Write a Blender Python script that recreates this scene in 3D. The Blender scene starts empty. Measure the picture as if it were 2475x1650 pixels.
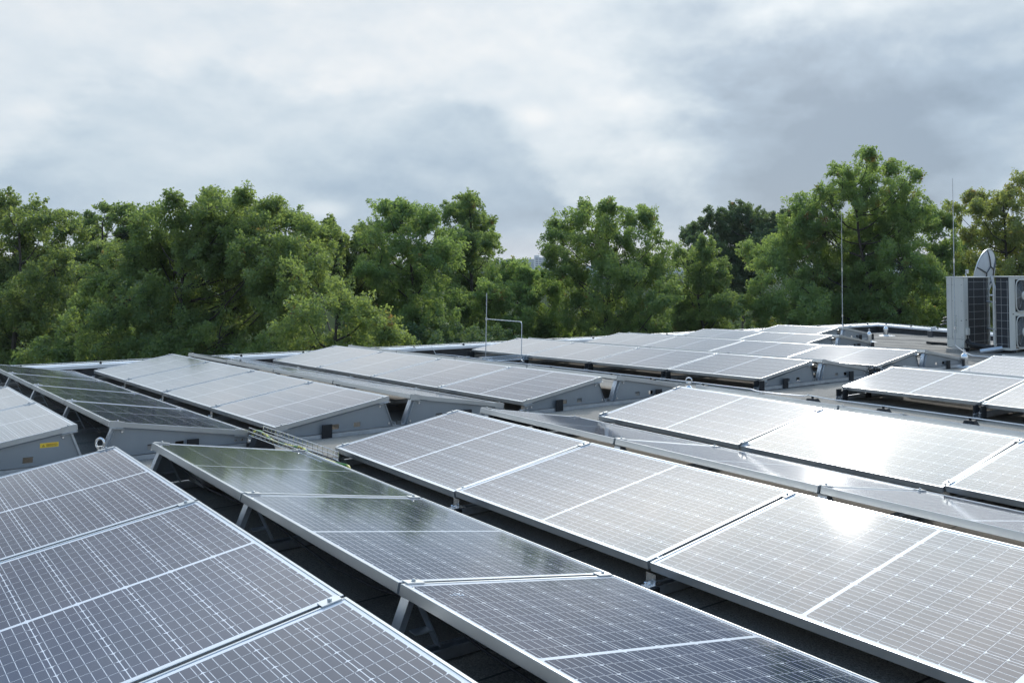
import bpy, bmesh, math, random
import numpy as np
from mathutils import Matrix, Vector

scene = bpy.context.scene
COL = scene.collection
R = math.radians

# ------------------------------------------------------------------ camera
# World: X = along the panel rows (towards the near end), Y = across the rows, Z up.
F_PX, PX, PY = 2277.2, 1576.4, 510.1            # focal length and optical axis for a 2475 x 1650 picture
CAM = Vector((6.6139, -1.5047, 1.4074))
RIGHT = Vector((0.65944, 0.751745, 0.004264)).normalized()
FWD = Vector((-0.750445, 0.657944, 0.062781)).normalized()
UP = RIGHT.cross(FWD).normalized()
cam_d = bpy.data.cameras.new('camera')
cam = bpy.data.objects.new('camera', cam_d)
COL.objects.link(cam)
cam.matrix_world = Matrix((
    (RIGHT.x, UP.x, -FWD.x, CAM.x),
    (RIGHT.y, UP.y, -FWD.y, CAM.y),
    (RIGHT.z, UP.z, -FWD.z, CAM.z),
    (0, 0, 0, 1)))
cam_d.sensor_width = 36
cam_d.lens = F_PX / 2475 * 36
cam_d.shift_x = -(PX - 1237.5) / 2475
cam_d.shift_y = (PY - 825.0) / 2475
cam_d.clip_start = 0.05
cam_d.clip_end = 12000
scene.camera = cam

# ------------------------------------------------------------------ light
SUN_EL, SUN_AZ = R(24.9), R(40.8)                 # azimuth from +Y towards -X
SUN_DIR = Vector((-math.sin(SUN_AZ) * math.cos(SUN_EL), math.cos(SUN_AZ) * math.cos(SUN_EL), math.sin(SUN_EL)))
sl = bpy.data.lights.new('sun', 'SUN')
sl.energy = 1.7
sl.angle = R(1.2)
sl.color = (1.0, 0.965, 0.915)
sun = bpy.data.objects.new('sun', sl)
COL.objects.link(sun)
sun.rotation_euler = (-SUN_DIR).to_track_quat('-Z', 'Y').to_euler()
scene.view_settings.view_transform = 'Standard'
scene.view_settings.look = 'None'
scene.view_settings.exposure = 0.0
scene.view_settings.gamma = 1.0
scene.cycles.max_bounces = 8
scene.cycles.transparent_max_bounces = 8

world = bpy.data.worlds.new('World')
scene.world = world
world.use_nodes = True


class NT:
    """small helper to write node trees as expressions"""
    def __init__(self, tree):
        self.t = tree
        self.n = tree.nodes
        self.l = tree.links

    def node(self, typ, ins=None, **kw):
        nd = self.n.new(typ)
        for k, v in kw.items():
            setattr(nd, k, v)
        if ins:
            for k, v in ins.items():
                self.put(nd.inputs[k], v)
        return nd

    def put(self, sock, v):
        if isinstance(v, bpy.types.NodeSocket):
            self.l.new(v, sock)
        elif isinstance(v, bpy.types.Node):
            self.l.new(v.outputs[0], sock)
        else:
            if sock.type == 'RGBA' and not isinstance(v, (int, float)) and len(v) == 3:
                v = (*v, 1)
            sock.default_value = v

    def m(self, op, a, b=0.0, c=0.0, clamp=False):
        nd = self.n.new('ShaderNodeMath')
        nd.operation = op
        nd.use_clamp = clamp
        self.put(nd.inputs[0], a)
        self.put(nd.inputs[1], b)
        self.put(nd.inputs[2], c)
        return nd.outputs[0]

    def vm(self, op, a, b=(0, 0, 0), out=0):
        nd = self.n.new('ShaderNodeVectorMath')
        nd.operation = op
        self.put(nd.inputs[0], a)
        if len(nd.inputs) > 1:
            self.put(nd.inputs[1], b)
        return nd.outputs[out]

    def smooth(self, x, a, b):
        nd = self.n.new('ShaderNodeMapRange')
        nd.interpolation_type = 'SMOOTHSTEP'
        self.put(nd.inputs['Value'], x)
        nd.inputs['From Min'].default_value = a
        nd.inputs['From Max'].default_value = b
        return nd.outputs[0]

    def mix(self, f, a, b, blend='MIX'):
        nd = self.n.new('ShaderNodeMix')
        nd.data_type = 'RGBA'
        nd.blend_type = blend
        self.put(nd.inputs[0], f)
        self.put(nd.inputs[6], a)
        self.put(nd.inputs[7], b)
        return nd.outputs[2]

    def ramp(self, f, stops):
        nd = self.n.new('ShaderNodeValToRGB')
        cr = nd.color_ramp
        while len(cr.elements) < len(stops):
            cr.elements.new(0.5)
        for e, (p, c) in zip(cr.elements, stops):
            e.position = p
            e.color = (*c, 1) if len(c) == 3 else c
        self.put(nd.inputs[0], f)
        return nd.outputs[0]

    def noise(self, vec, scale, detail=4, rough=0.5, dist=0.0, out=0):
        nd = self.n.new('ShaderNodeTexNoise')
        self.put(nd.inputs['Vector'], vec)
        nd.inputs['Scale'].default_value = scale
        nd.inputs['Detail'].default_value = detail
        nd.inputs['Roughness'].default_value = rough
        nd.inputs['Distortion'].default_value = dist
        return nd.outputs[out]


def ray(x, y):
    """direction through a point of the photograph (2475 x 1650), depth 1 along the axis"""
    return RIGHT * ((x - PX) / F_PX) - UP * ((y - PY) / F_PX) + FWD


w = NT(world.node_tree)
w.n.clear()
tc = w.node('ShaderNodeTexCoord')
d = tc.outputs['Generated']
sep = w.node('ShaderNodeSeparateXYZ', {0: d})


def cloud_noise(scale, stretch, off, detail, rough, dist):
    v = w.vm('ADD', w.vm('MULTIPLY', d, (scale, scale, scale * stretch)), off)
    return w.noise(v, 1.0, detail, rough, dist)


OFF = (3.1, 7.7, 1.9)
n_big = cloud_noise(2.2, 2.4, OFF, 5, 0.52, 0.3)
n_mid = cloud_noise(5.0, 1.7, OFF, 9, 0.53, 0.10)
n_up = cloud_noise(5.0, 1.7, (OFF[0], OFF[1], OFF[2] + 0.13), 9, 0.53, 0.10)
n_sm = cloud_noise(15.0, 2.0, OFF, 7, 0.6, 0.3)
warp = w.m('SUBTRACT', n_big, 0.5)
fine = w.m('SUBTRACT', n_mid, 0.5)
edge = w.m('ADD', w.m('MULTIPLY', warp, 0.8), w.m('MULTIPLY', fine, 0.75))
relief = w.m('SUBTRACT', n_mid, n_up)          # positive where a cloud thins out upwards: its lit upper rim


def cloud_patch(px, py, a, b, soft=1.0, flat=1.0):
    """a cloud body with a ragged outline: the noise shifts its edge"""
    v = ray(px, py).normalized()
    df = w.vm('SUBTRACT', d, tuple(v))
    df = w.vm('MULTIPLY', df, (1.0, 1.0, flat))
    ang = w.vm('LENGTH', df, out=1)
    ang = w.m('ADD', ang, w.m('MULTIPLY', edge, 0.34 * soft))
    return w.smooth(ang, a, b)


dark = cloud_patch(2150, 430, 0.36, 0.20, 0.85, 1.35)
dark_in = cloud_patch(2010, 420, 0.30, 0.02, 0.7, 1.7)
dark_b = cloud_patch(1640, 150, 0.17, 0.06, 0.8, 1.5)
bank = cloud_patch(720, 430, 0.300, 0.215, 1.05, 2.3)
bank_in = cloud_patch(800, 470, 0.26, 0.05, 0.8, 2.2)
bank2 = cloud_patch(1150, 480, 0.24, 0.08, 0.7, 1.9)
left = cloud_patch(-100, 250, 0.20, 0.02, 0.8, 1.6)
lite = cloud_patch(700, 60, 0.40, 0.10, 0.8, 1.8)
lite2 = cloud_patch(1290, 283, 0.040, 0.0, 0.25, 2.0)
lite3 = cloud_patch(785, 508, 0.034, 0.004, 0.12, 2.6)
s = w.m('ADD', 0.75, w.m('MULTIPLY', warp, 0.36))
s = w.m('ADD', s, w.m('MULTIPLY', lite3, 0.30))
s = w.m('ADD', s, w.m('MULTIPLY', fine, 0.36))
s = w.m('ADD', s, w.m('MULTIPLY', w.m('SUBTRACT', n_sm, 0.5), 0.20))
s = w.m('ADD', s, w.m('MULTIPLY', relief, 0.85))
s = w.m('SUBTRACT', s, w.m('MULTIPLY', dark, 0.24))
s = w.m('SUBTRACT', s, w.m('MULTIPLY', dark_in, 0.62))
s = w.m('SUBTRACT', s, w.m('MULTIPLY', dark_b, 0.27))
s = w.m('SUBTRACT', s, w.m('MULTIPLY', bank, 0.22))
rim = w.m('MULTIPLY', bank, w.m('SUBTRACT', 1.0, bank))
rim2 = w.m('MULTIPLY', dark, w.m('SUBTRACT', 1.0, dark))
s = w.m('ADD', s, w.m('MULTIPLY', w.m('ADD', rim, w.m('MULTIPLY', rim2, 0.5)), 0.25))
s = w.m('SUBTRACT', s, w.m('MULTIPLY', bank_in, 0.06))
s = w.m('SUBTRACT', s, w.m('MULTIPLY', bank2, 0.12))
s = w.m('SUBTRACT', s, w.m('MULTIPLY', left, 0.03))
s = w.m('ADD', s, w.m('MULTIPLY', lite, 0.13))
s = w.m('ADD', s, w.m('MULTIPLY', lite2, 0.30))
cloud = w.ramp(s, [(0.0, (0.24, 0.34, 0.46)), (0.30, (0.37, 0.49, 0.62)), (0.56, (0.58, 0.685, 0.775)),
                   (0.78, (0.74, 0.815, 0.875)), (1.0, (0.89, 0.92, 0.94))])
# unseen upper sky brightened for the panel reflections, most of all round the sun
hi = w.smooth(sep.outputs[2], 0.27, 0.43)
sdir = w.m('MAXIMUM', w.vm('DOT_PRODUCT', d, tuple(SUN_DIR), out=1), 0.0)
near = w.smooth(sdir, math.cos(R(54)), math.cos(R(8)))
added_aureole = w.m('MULTIPLY', w.smooth(sdir, math.cos(R(30)), math.cos(R(3))), w.smooth(sep.outputs[2], 0.375, 0.47))  # added glow round the sun, cut off low so the far rows miss it
warm_hi = w.m('ADD', w.m('MULTIPLY', w.m('MULTIPLY', hi, near), 0.09), w.m('MULTIPLY', added_aureole, 0.30))
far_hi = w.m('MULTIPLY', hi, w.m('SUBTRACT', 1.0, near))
gain = w.m('ADD', w.m('ADD', 1.0, w.m('MULTIPLY', added_aureole, 3.7)), w.m('MULTIPLY', hi, w.m('ADD', -0.12, w.m('MULTIPLY', near, 3.1))))
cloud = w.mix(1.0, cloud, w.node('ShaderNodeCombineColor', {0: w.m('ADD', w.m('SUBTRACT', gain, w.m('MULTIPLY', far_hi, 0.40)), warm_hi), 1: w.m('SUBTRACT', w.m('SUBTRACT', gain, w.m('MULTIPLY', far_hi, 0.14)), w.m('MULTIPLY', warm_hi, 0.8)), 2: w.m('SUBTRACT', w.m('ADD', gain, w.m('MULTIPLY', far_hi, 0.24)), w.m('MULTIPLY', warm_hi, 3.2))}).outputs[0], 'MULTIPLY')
# pale warm strip of clear sky low over the horizon
low = w.smooth(sep.outputs[2], 0.045, 0.0)
cloud = w.mix(w.m('MULTIPLY', low, 0.55), cloud, (0.80, 0.765, 0.72))
# brightening of the veil round the sun
sd = w.vm('DOT_PRODUCT', d, tuple(SUN_DIR), out=1)
sd = w.m('MAXIMUM', sd, 0.0)
halo = w.m('ADD', w.m('MULTIPLY', w.m('POWER', sd, 420.0), 1.6), w.m('MULTIPLY', w.m('POWER', sd, 40.0), 0.12))
cloud = w.mix(1.0, cloud, w.node('ShaderNodeCombineColor', {0: halo, 1: w.m('MULTIPLY', halo, 0.97), 2: w.m('MULTIPLY', halo, 0.90)}).outputs[0], 'ADD')
sky = w.node('ShaderNodeTexSky')
sky.sky_type = 'NISHITA'
sky.sun_disc = False
sky.sun_elevation = SUN_EL
sky.sun_rotation = -SUN_AZ
bg_sky = w.node('ShaderNodeBackground', {'Color': sky.outputs[0], 'Strength': 0.08})
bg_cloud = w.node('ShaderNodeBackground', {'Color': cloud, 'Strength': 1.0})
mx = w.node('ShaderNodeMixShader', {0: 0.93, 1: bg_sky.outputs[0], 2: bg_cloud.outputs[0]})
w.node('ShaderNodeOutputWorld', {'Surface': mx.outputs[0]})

rng = np.random.default_rng(7)
random.seed(11)


# ------------------------------------------------------------------ placing helpers
def roofz(X, Y):
    u = -X
    b = 0.0083 * u if u < 0.6 else 0.005 - 0.0144 * (u - 0.6)
    t = min(max((Y - 5.5) / 1.7, 0), 1)
    return b - 0.046 * t


def on_roof(x, y, dz=0.0):
    """point of the roof (raised by dz) seen at a photograph pixel"""
    q_ = ray(x, y)
    z = 0.0
    for _ in range(25):
        P = CAM + q_ * ((z - CAM.z) / q_.z)
        z = roofz(P.x, P.y) + dz
    return P


def on_z(x, y, z):
    q_ = ray(x, y)
    return CAM + q_ * ((z - CAM.z) / q_.z)


def on_y(x, y, Y):
    q_ = ray(x, y)
    return CAM + q_ * ((Y - CAM.y) / q_.y)


def at_depth(x, y, D):
    return CAM + ray(x, y) * D


# ------------------------------------------------------------------ mesh helpers
class MB:
    def __init__(self):
        self.v, self.f, self.mi = [], [], []

    def add(self, vs, fs, mi=0):
        o = len(self.v)
        self.v += [tuple(p) for p in vs]
        self.f += [tuple(i + o for i in f) for f in fs]
        self.mi += [mi] * len(fs)
        return self

    def box(self, lo, hi, M=None, mi=0):
        x0, y0, z0 = lo
        x1, y1, z1 = hi
        vs = [Vector(p) for p in ((x0, y0, z0), (x1, y0, z0), (x1, y1, z0), (x0, y1, z0),
                                  (x0, y0, z1), (x1, y0, z1), (x1, y1, z1), (x0, y1, z1))]
        if M is not None:
            vs = [M @ p for p in vs]
        return self.add(vs, [(0, 3, 2, 1), (4, 5, 6, 7), (0, 1, 5, 4), (1, 2, 6, 5), (2, 3, 7, 6), (3, 0, 4, 7)], mi)

    def tube(self, pts, r, seg=8, mi=0, caps=True):
        pts = [Vector(p) for p in pts]
        n = len(pts)
        rs = r if isinstance(r, (list, tuple)) else [r] * n
        vs, fs = [], []
        prev = None
        for i, p in enumerate(pts):
            a = pts[min(i + 1, n - 1)] - pts[max(i - 1, 0)]
            a.normalize()
            if prev is None:
                ref = Vector((0, 0, 1)) if abs(a.z) < 0.9 else Vector((1, 0, 0))
            else:
                ref = prev
            s_ = a.cross(ref)
            if s_.length < 1e-6:
                s_ = a.orthogonal()
            s_.normalize()
            t_ = s_.cross(a)
            prev = t_
            for k in range(seg):
                an = 2 * math.pi * k / seg
                vs.append(p + (s_ * math.cos(an) + t_ * math.sin(an)) * rs[i])
        for i in range(n - 1):
            for k in range(seg):
                k2 = (k + 1) % seg
                fs.append((i * seg + k, i * seg + k2, (i + 1) * seg + k2, (i + 1) * seg + k))
        if caps:
            fs.append(tuple(range(seg))[::-1])
            fs.append(tuple((n - 1) * seg + k for k in range(seg)))
        return self.add(vs, fs, mi)

    def lathe(self, prof, seg=20, c=(0, 0, 0), mi=0):
        c = Vector(c)
        vs, fs = [], []
        for r_, z in prof:
            for k in range(seg):
                a = 2 * math.pi * k / seg
                vs.append(c + Vector((r_ * math.cos(a), r_ * math.sin(a), z)))
        for i in range(len(prof) - 1):
            for k in range(seg):
                k2 = (k + 1) % seg
                fs.append((i * seg + k, i * seg + k2, (i + 1) * seg + k2, (i + 1) * seg + k))
        fs.append(tuple(range(seg))[::-1])
        fs.append(tuple((len(prof) - 1) * seg + k for k in range(seg)))
        return self.add(vs, fs, mi)

    def torus(self, c, Rr, r, M=None, n=18, m=8, mi=0):
        vs, fs = [], []
        for i in range(n):
            a = 2 * math.pi * i / n
            for j in range(m):
                b = 2 * math.pi * j / m
                p = Vector(((Rr + r * math.cos(b)) * math.cos(a), r * math.sin(b), (Rr + r * math.cos(b)) * math.sin(a)))
                if M is not None:
                    p = M @ p
                vs.append(p + Vector(c))
        for i in range(n):
            for j in range(m):
                fs.append((i * m + j, i * m + (j + 1) % m, ((i + 1) % n) * m + (j + 1) % m, ((i + 1) % n) * m + j))
        return self.add(vs, fs, mi)

    def mesh(self, name, mats, bevel=0.0, smooth=False):
        me = bpy.data.meshes.new(name)
        me.from_pydata(self.v, [], self.f)
        for m_ in (mats if isinstance(mats, (list, tuple)) else [mats]):
            me.materials.append(m_)
        me.polygons.foreach_set('material_index', self.mi)
        bm = bmesh.new()
        bm.from_mesh(me)
        if bevel:
            es = [e for e in bm.edges if len(e.link_faces) == 2 and e.calc_face_angle(0) > 0.6]
            bmesh.ops.bevel(bm, geom=es, offset=bevel, segments=1, affect='EDGES', clamp_overlap=True)
        bmesh.ops.recalc_face_normals(bm, faces=bm.faces)
        bm.to_mesh(me)
        bm.free()
        if smooth:
            me.polygons.foreach_set('use_smooth', [True] * len(me.polygons))
            me.set_sharp_from_angle(angle=R(35))
        return me

    def obj(self, name, mats, parent=None, loc=None, bevel=0.0, smooth=False):
        return inst(name, self.mesh(name, mats, bevel, smooth), parent, loc)


def inst(name, me, parent=None, loc=None, rot=None):
    o = bpy.data.objects.new(name, me)
    COL.objects.link(o)
    if parent is not None:
        o.parent = parent
    if loc is not None:
        o.location = loc
    if rot is not None:
        o.rotation_euler = rot
    return o


def tag(o, label, cat, group=None):
    o['label'] = label
    o['category'] = cat
    if group:
        o['group'] = group
    return o


def thing(name, label, cat, loc=(0, 0, 0), rot=(0, 0, 0), group=None):
    o = bpy.data.objects.new(name, None)
    o.empty_display_size = 0.2
    COL.objects.link(o)
    o.location = loc
    o.rotation_euler = rot
    return tag(o, label, cat, group)


def struct(o):
    o['kind'] = 'structure'
    return o


# ------------------------------------------------------------------ materials
def mat(name):
    m = bpy.data.materials.new(name)
    m.use_nodes = True
    t = NT(m.node_tree)
    t.n.clear()
    return m, t


def finish(t, **ins):
    b = t.node('ShaderNodeBsdfPrincipled')
    for k, v in ins.items():
        t.put(b.inputs[k.replace('_', ' ')], v)
    t.node('ShaderNodeOutputMaterial', {'Surface': b.outputs[0]})
    return b


def simple(name, col, rough=0.5, metal=0.0, var=0.12, scale=6.0, bump=0.0, bscale=80.0, spec=0.5):
    m, t = mat(name)
    tc_ = t.node('ShaderNodeTexCoord')
    n = t.noise(tc_.outputs['Object'], scale, 5, 0.6)
    lo = tuple(c * (1 - var) for c in col)
    hi = tuple(min(1, c * (1 + var)) for c in col)
    c = t.ramp(n, [(0.3, lo), (0.7, hi)])
    rr = t.m('ADD', rough - 0.06, t.m('MULTIPLY', n, 0.12))
    ins = dict(Base_Color=c, Roughness=rr, Metallic=metal, Specular_IOR_Level=spec)
    if bump:
        nb = t.noise(tc_.outputs['Object'], bscale, 4, 0.6)
        bp = t.node('ShaderNodeBump', {'Height': nb, 'Strength': bump, 'Distance': 0.01})
        ins['Normal'] = bp.outputs[0]
    finish(t, **ins)
    return m


M_ALU = simple('anodised_aluminium', (0.50, 0.52, 0.53), 0.34, 0.85, 0.06, 3.0)
M_GALV = simple('galvanised_steel', (0.50, 0.53, 0.56), 0.42, 0.8, 0.16, 14.0)
M_STEEL = simple('bright_steel', (0.72, 0.73, 0.74), 0.22, 1.0, 0.08, 20.0)
M_PLATE = simple('coated_sheet_metal', (0.27, 0.295, 0.315), 0.42, 0.45, 0.07, 3.0)
M_RUBBER = simple('black_rubber', (0.016, 0.016, 0.017), 0.75, 0.0, 0.3, 30.0)
M_CONC = simple('concrete', (0.30, 0.28, 0.25), 0.9, 0.0, 0.2, 25.0, 0.4, 120.0)
M_CAP = simple('white_coated_metal', (0.78, 0.80, 0.82), 0.35, 0.25, 0.05, 2.0)
M_DARKWALL = simple('dark_bitumen_upstand', (0.045, 0.046, 0.048), 0.8, 0.0, 0.35, 9.0, 0.4, 60.0)
M_BRICK = simple('brown_brick', (0.22, 0.13, 0.09), 0.85, 0.0, 0.25, 12.0)
M_HVAC = None
M_COIL = simple('dark_coil_fins', (0.035, 0.037, 0.042), 0.6, 0.2, 0.3, 50.0, 0.5, 260.0)
M_WIREG = simple('painted_guard_wire', (0.42, 0.43, 0.42), 0.5, 0.2, 0.1, 10.0)
M_BLACKP = simple('black_pipe_insulation', (0.014, 0.014, 0.015), 0.6, 0.0, 0.3, 40.0)
M_WHITEPATCH = simple('white_sealing_coat', (0.70, 0.70, 0.69), 0.6, 0.0, 0.12, 12.0)
M_YG = None
M_STICKER = simple('yellow_sticker', (0.86, 0.58, 0.05), 0.5, 0.0, 0.06, 20.0)
M_INK = simple('dark_print', (0.07, 0.045, 0.015), 0.6)
M_REDINK = simple('red_print', (0.45, 0.10, 0.03), 0.6)
M_GRILLE = simple('fan_blade_grey', (0.10, 0.10, 0.10), 0.5, 0.3, 0.2, 30.0)
M_EMBOSS = simple('faded_lettering', (0.34, 0.36, 0.34), 0.5)


def make_yg():
    m, t = mat('yellow_green_cable_sheath')
    tc_ = t.node('ShaderNodeTexCoord')
    sp = t.node('ShaderNodeSeparateXYZ', {0: tc_.outputs['Object']})
    a = t.m('FRACT', t.m('MULTIPLY', sp.outputs[0], 4.0))
    c = t.mix(t.m('GREATER_THAN', a, 0.62), (0.70, 0.62, 0.12), (0.10, 0.28, 0.06))
    finish(t, Base_Color=c, Roughness=0.45)
    return m


M_YG = make_yg()


def make_casing():
    m, t = mat('cream_painted_steel')
    P_ = t.node('ShaderNodeTexCoord').outputs['Object']
    st_ = t.noise(t.vm('MULTIPLY', P_, (22.0, 22.0, 1.2)), 1.0, 4, 0.6)
    sm_ = t.noise(P_, 4.0, 4, 0.6)
    c = t.mix(t.m('MULTIPLY', t.smooth(st_, 0.50, 0.75), 0.35), (0.60, 0.59, 0.54), (0.42, 0.41, 0.37))
    c = t.mix(t.m('MULTIPLY', t.smooth(sm_, 0.45, 0.8), 0.25), c, (0.40, 0.41, 0.38))
    finish(t, Base_Color=c, Roughness=0.45)
    return m


M_HVAC = make_casing()


def make_cells():
    """six by twenty half cut cells with bus bars on a white back sheet, under textured glass"""
    m, t = mat('solar_cells_under_glass')
    tc_ = t.node('ShaderNodeTexCoord')
    oi = t.node('ShaderNodeObjectInfo')
    sp = t.node('ShaderNodeSeparateXYZ', {0: tc_.outputs['Object']})
    x, y = sp.outputs[0], sp.outputs[1]
    ax = t.m('ABSOLUTE', x)
    PXC, PYC = 0.0803, 0.1585
    cx = t.m('DIVIDE', t.m('SUBTRACT', ax, 0.0095), PXC)
    cy = t.m('DIVIDE', t.m('SUBTRACT', y, 0.0245), PYC)
    fx, fy = t.m('FRACT', cx), t.m('FRACT', cy)
    dx = t.m('MULTIPLY', t.m('MINIMUM', fx, t.m('SUBTRACT', 1.0, fx)), PXC)
    dy = t.m('MULTIPLY', t.m('MINIMUM', fy, t.m('SUBTRACT', 1.0, fy)), PYC)
    gap = t.m('MAXIMUM', t.m('LESS_THAN', dx, 0.0008), t.m('LESS_THAN', dy, 0.0013))
    # cut corners on one end of each half cell
    dxl = t.m('MULTIPLY', fx, PXC)
    gap = t.m('MAXIMUM', gap, t.m('LESS_THAN', t.m('ADD', dxl, dy), 0.0095))
    outx = t.m('MAXIMUM', t.m('LESS_THAN', cx, 0.0), t.m('GREATER_THAN', cx, 10.0))
    outy = t.m('MAXIMUM', t.m('LESS_THAN', cy, 0.0), t.m('GREATER_THAN', cy, 6.0))
    white = t.m('MAXIMUM', gap, t.m('MAXIMUM', outx, outy))
    fb = t.m('FRACT', t.m('MULTIPLY', fy, 5.0))
    db = t.m('MULTIPLY', t.m('ABSOLUTE', t.m('SUBTRACT', fb, 0.5)), PYC / 5)
    bus = t.m('MULTIPLY', t.m('LESS_THAN', db, 0.0010), t.m('GREATER_THAN', dx, 0.0045))
    idx = t.node('ShaderNodeCombineXYZ', {0: t.m('FLOOR', t.m('MULTIPLY', t.m('SIGN', x), t.m('ADD', cx, 1.0))), 1: t.m('FLOOR', cy), 2: t.m('MULTIPLY', oi.outputs['Random'], 50.0)})
    wn = t.node('ShaderNodeTexWhiteNoise', {'Vector': idx.outputs[0]})
    cell = t.mix(wn.outputs[0], (0.018, 0.026, 0.058), (0.027, 0.035, 0.072))
    # each panel comes from a slightly different batch
    cell = t.mix(t.m('MULTIPLY', oi.outputs['Random'], 0.35), cell, (0.040, 0.042, 0.052))
    c = t.mix(bus, cell, (0.62, 0.63, 0.65))
    c = t.mix(white, c, (0.70, 0.71, 0.73))
    # a film of dust and a few droppings
    pv = t.vm('ADD', tc_.outputs['Object'], t.node('ShaderNodeCombineXYZ', {0: t.m('MULTIPLY', oi.outputs['Random'], 91.0), 1: t.m('MULTIPLY', oi.outputs['Random'], 37.0)}).outputs[0])
    dn = t.noise(pv, 2.3, 5, 0.6)
    dust = t.m('MULTIPLY', t.smooth(dn, 0.40, 0.75), 0.10)
    low_edge = t.m('MULTIPLY', t.smooth(t.m('ADD', y, t.m('MULTIPLY', t.m('SUBTRACT', dn, 0.5), 0.12)), 0.11, 0.012), 0.22)
    dust = t.m('MAXIMUM', dust, low_edge)
    c = t.mix(dust, c, (0.26, 0.265, 0.27))
    vo = t.node('ShaderNodeTexVoronoi', {'Vector': pv, 'Scale': 7.0})
    sc = t.node('ShaderNodeSeparateColor', {0: vo.outputs['Color']})
    rad = t.m('MULTIPLY', t.smooth(sc.outputs[0], 0.72, 1.0), 0.028)
    spot = t.m('LESS_THAN', t.m('ADD', vo.outputs['Distance'], t.m('MULTIPLY', t.noise(pv, 90.0, 2), 0.02)), t.m('ADD', rad, 0.004))
    c = t.mix(t.m('MULTIPLY', spot, 0.75), c, (0.55, 0.54, 0.52))
    wav = t.noise(pv, 1.4, 2, 0.4)
    grain = t.noise(pv, 260.0, 2, 0.5)
    hgt = t.m('ADD', t.m('MULTIPLY', wav, 1.0), t.m('MULTIPLY', grain, 0.010))
    bp = t.node('ShaderNodeBump', {'Height': hgt, 'Strength': 0.16, 'Distance': 0.006})
    ro = t.m('ADD', 0.062, t.m('MULTIPLY', dn, 0.02))
    df = t.node('ShaderNodeBsdfDiffuse', {'Color': c})
    gl = t.node('ShaderNodeBsdfAnisotropic', {'Color': (1, 1, 1), 'Roughness': ro, 'Normal': bp.outputs[0]}, distribution='GGX')
    fr = t.node('ShaderNodeFresnel', {'IOR': 1.34, 'Normal': bp.outputs[0]})
    g2 = t.node('ShaderNodeBsdfAnisotropic', {'Color': (1, 1, 1), 'Roughness': t.m('ADD', ro, 0.07), 'Normal': bp.outputs[0]}, distribution='BECKMANN')
    gm = t.node('ShaderNodeMixShader', {0: 0.16, 1: gl.outputs[0], 2: g2.outputs[0]})
    fr2 = t.m('ADD', fr.outputs[0], t.m('MULTIPLY', t.m('MULTIPLY', t.m('MULTIPLY', 0.40, t.smooth(fr.outputs[0], 0.60, 0.46)), t.smooth(fr.outputs[0], 0.24, 0.42)), t.m('SUBTRACT', 1.0, fr.outputs[0])), 0, True)
    ms = t.node('ShaderNodeMixShader', {0: fr2, 1: df.outputs[0], 2: gm.outputs[0]})
    t.node('ShaderNodeOutputMaterial', {'Surface': ms.outputs[0]})
    return m


M_CELL = make_cells()


def make_roof():
    m, t = mat('mineral_roofing_felt')
    tc_ = t.node('ShaderNodeTexCoord')
    P = tc_.outputs['Object']
    gr = t.noise(P, 150.0, 3, 0.7)
    mid = t.noise(P, 14.0, 5, 0.65)
    big = t.noise(P, 0.55, 6, 0.6, 0.6)
    c = t.ramp(gr, [(0.30, (0.100, 0.093, 0.082)), (0.52, (0.270, 0.248, 0.215)), (0.72, (0.50, 0.46, 0.40))])
    c = t.mix(t.m('MULTIPLY', t.smooth(big, 0.42, 0.68), 0.40), c, (0.130, 0.122, 0.112))
    c = t.mix(t.m('MULTIPLY', t.smooth(mid, 0.45, 0.8), 0.25), c, (0.30, 0.285, 0.26))
    bands = t.noise(t.vm('MULTIPLY', P, (0.22, 2.6, 1.0)), 1.0, 4, 0.6, 0.3)  # dark bands painted for the shading of waves in the felt
    c = t.mix(t.m('MULTIPLY', t.m('MULTIPLY', t.smooth(bands, 0.42, 0.60), 0.85), t.smooth(t.node('ShaderNodeSeparateXYZ', {0: P}).outputs[1], 11.0, 14.0)), c, (0.075, 0.073, 0.070))
    sp = t.node('ShaderNodeSeparateXYZ', {0: P})
    wob = t.m('MULTIPLY', t.m('SUBTRACT', t.noise(P, 1.7, 3), 0.5), 0.06)
    lx = t.m('FRACT', t.m('ADD', t.m('ADD', sp.outputs[0], wob), 0.35))
    ly = t.m('FRACT', t.m('DIVIDE', t.m('ADD', sp.outputs[1], wob), 6.3))
    seam = t.m('MAXIMUM', t.m('LESS_THAN', lx, 0.014), t.m('LESS_THAN', ly, 0.003))
    c = t.mix(t.m('MULTIPLY', seam, 0.8), c, (0.03, 0.03, 0.03))
    lap = t.m('LESS_THAN', lx, 0.10)
    c = t.mix(t.m('MULTIPLY', lap, 0.25), c, (0.10, 0.098, 0.09))
    h = t.m('ADD', t.m('MULTIPLY', gr, 0.35), t.m('ADD', t.m('MULTIPLY', mid, 0.5), t.m('MULTIPLY', lap, 0.5)))
    bp = t.node('ShaderNodeBump', {'Height': h, 'Strength': 0.8, 'Distance': 0.008})
    finish(t, Base_Color=c, Roughness=0.9, Specular_IOR_Level=0.2, Normal=bp.outputs[0])
    return m


M_ROOF = make_roof()


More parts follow.
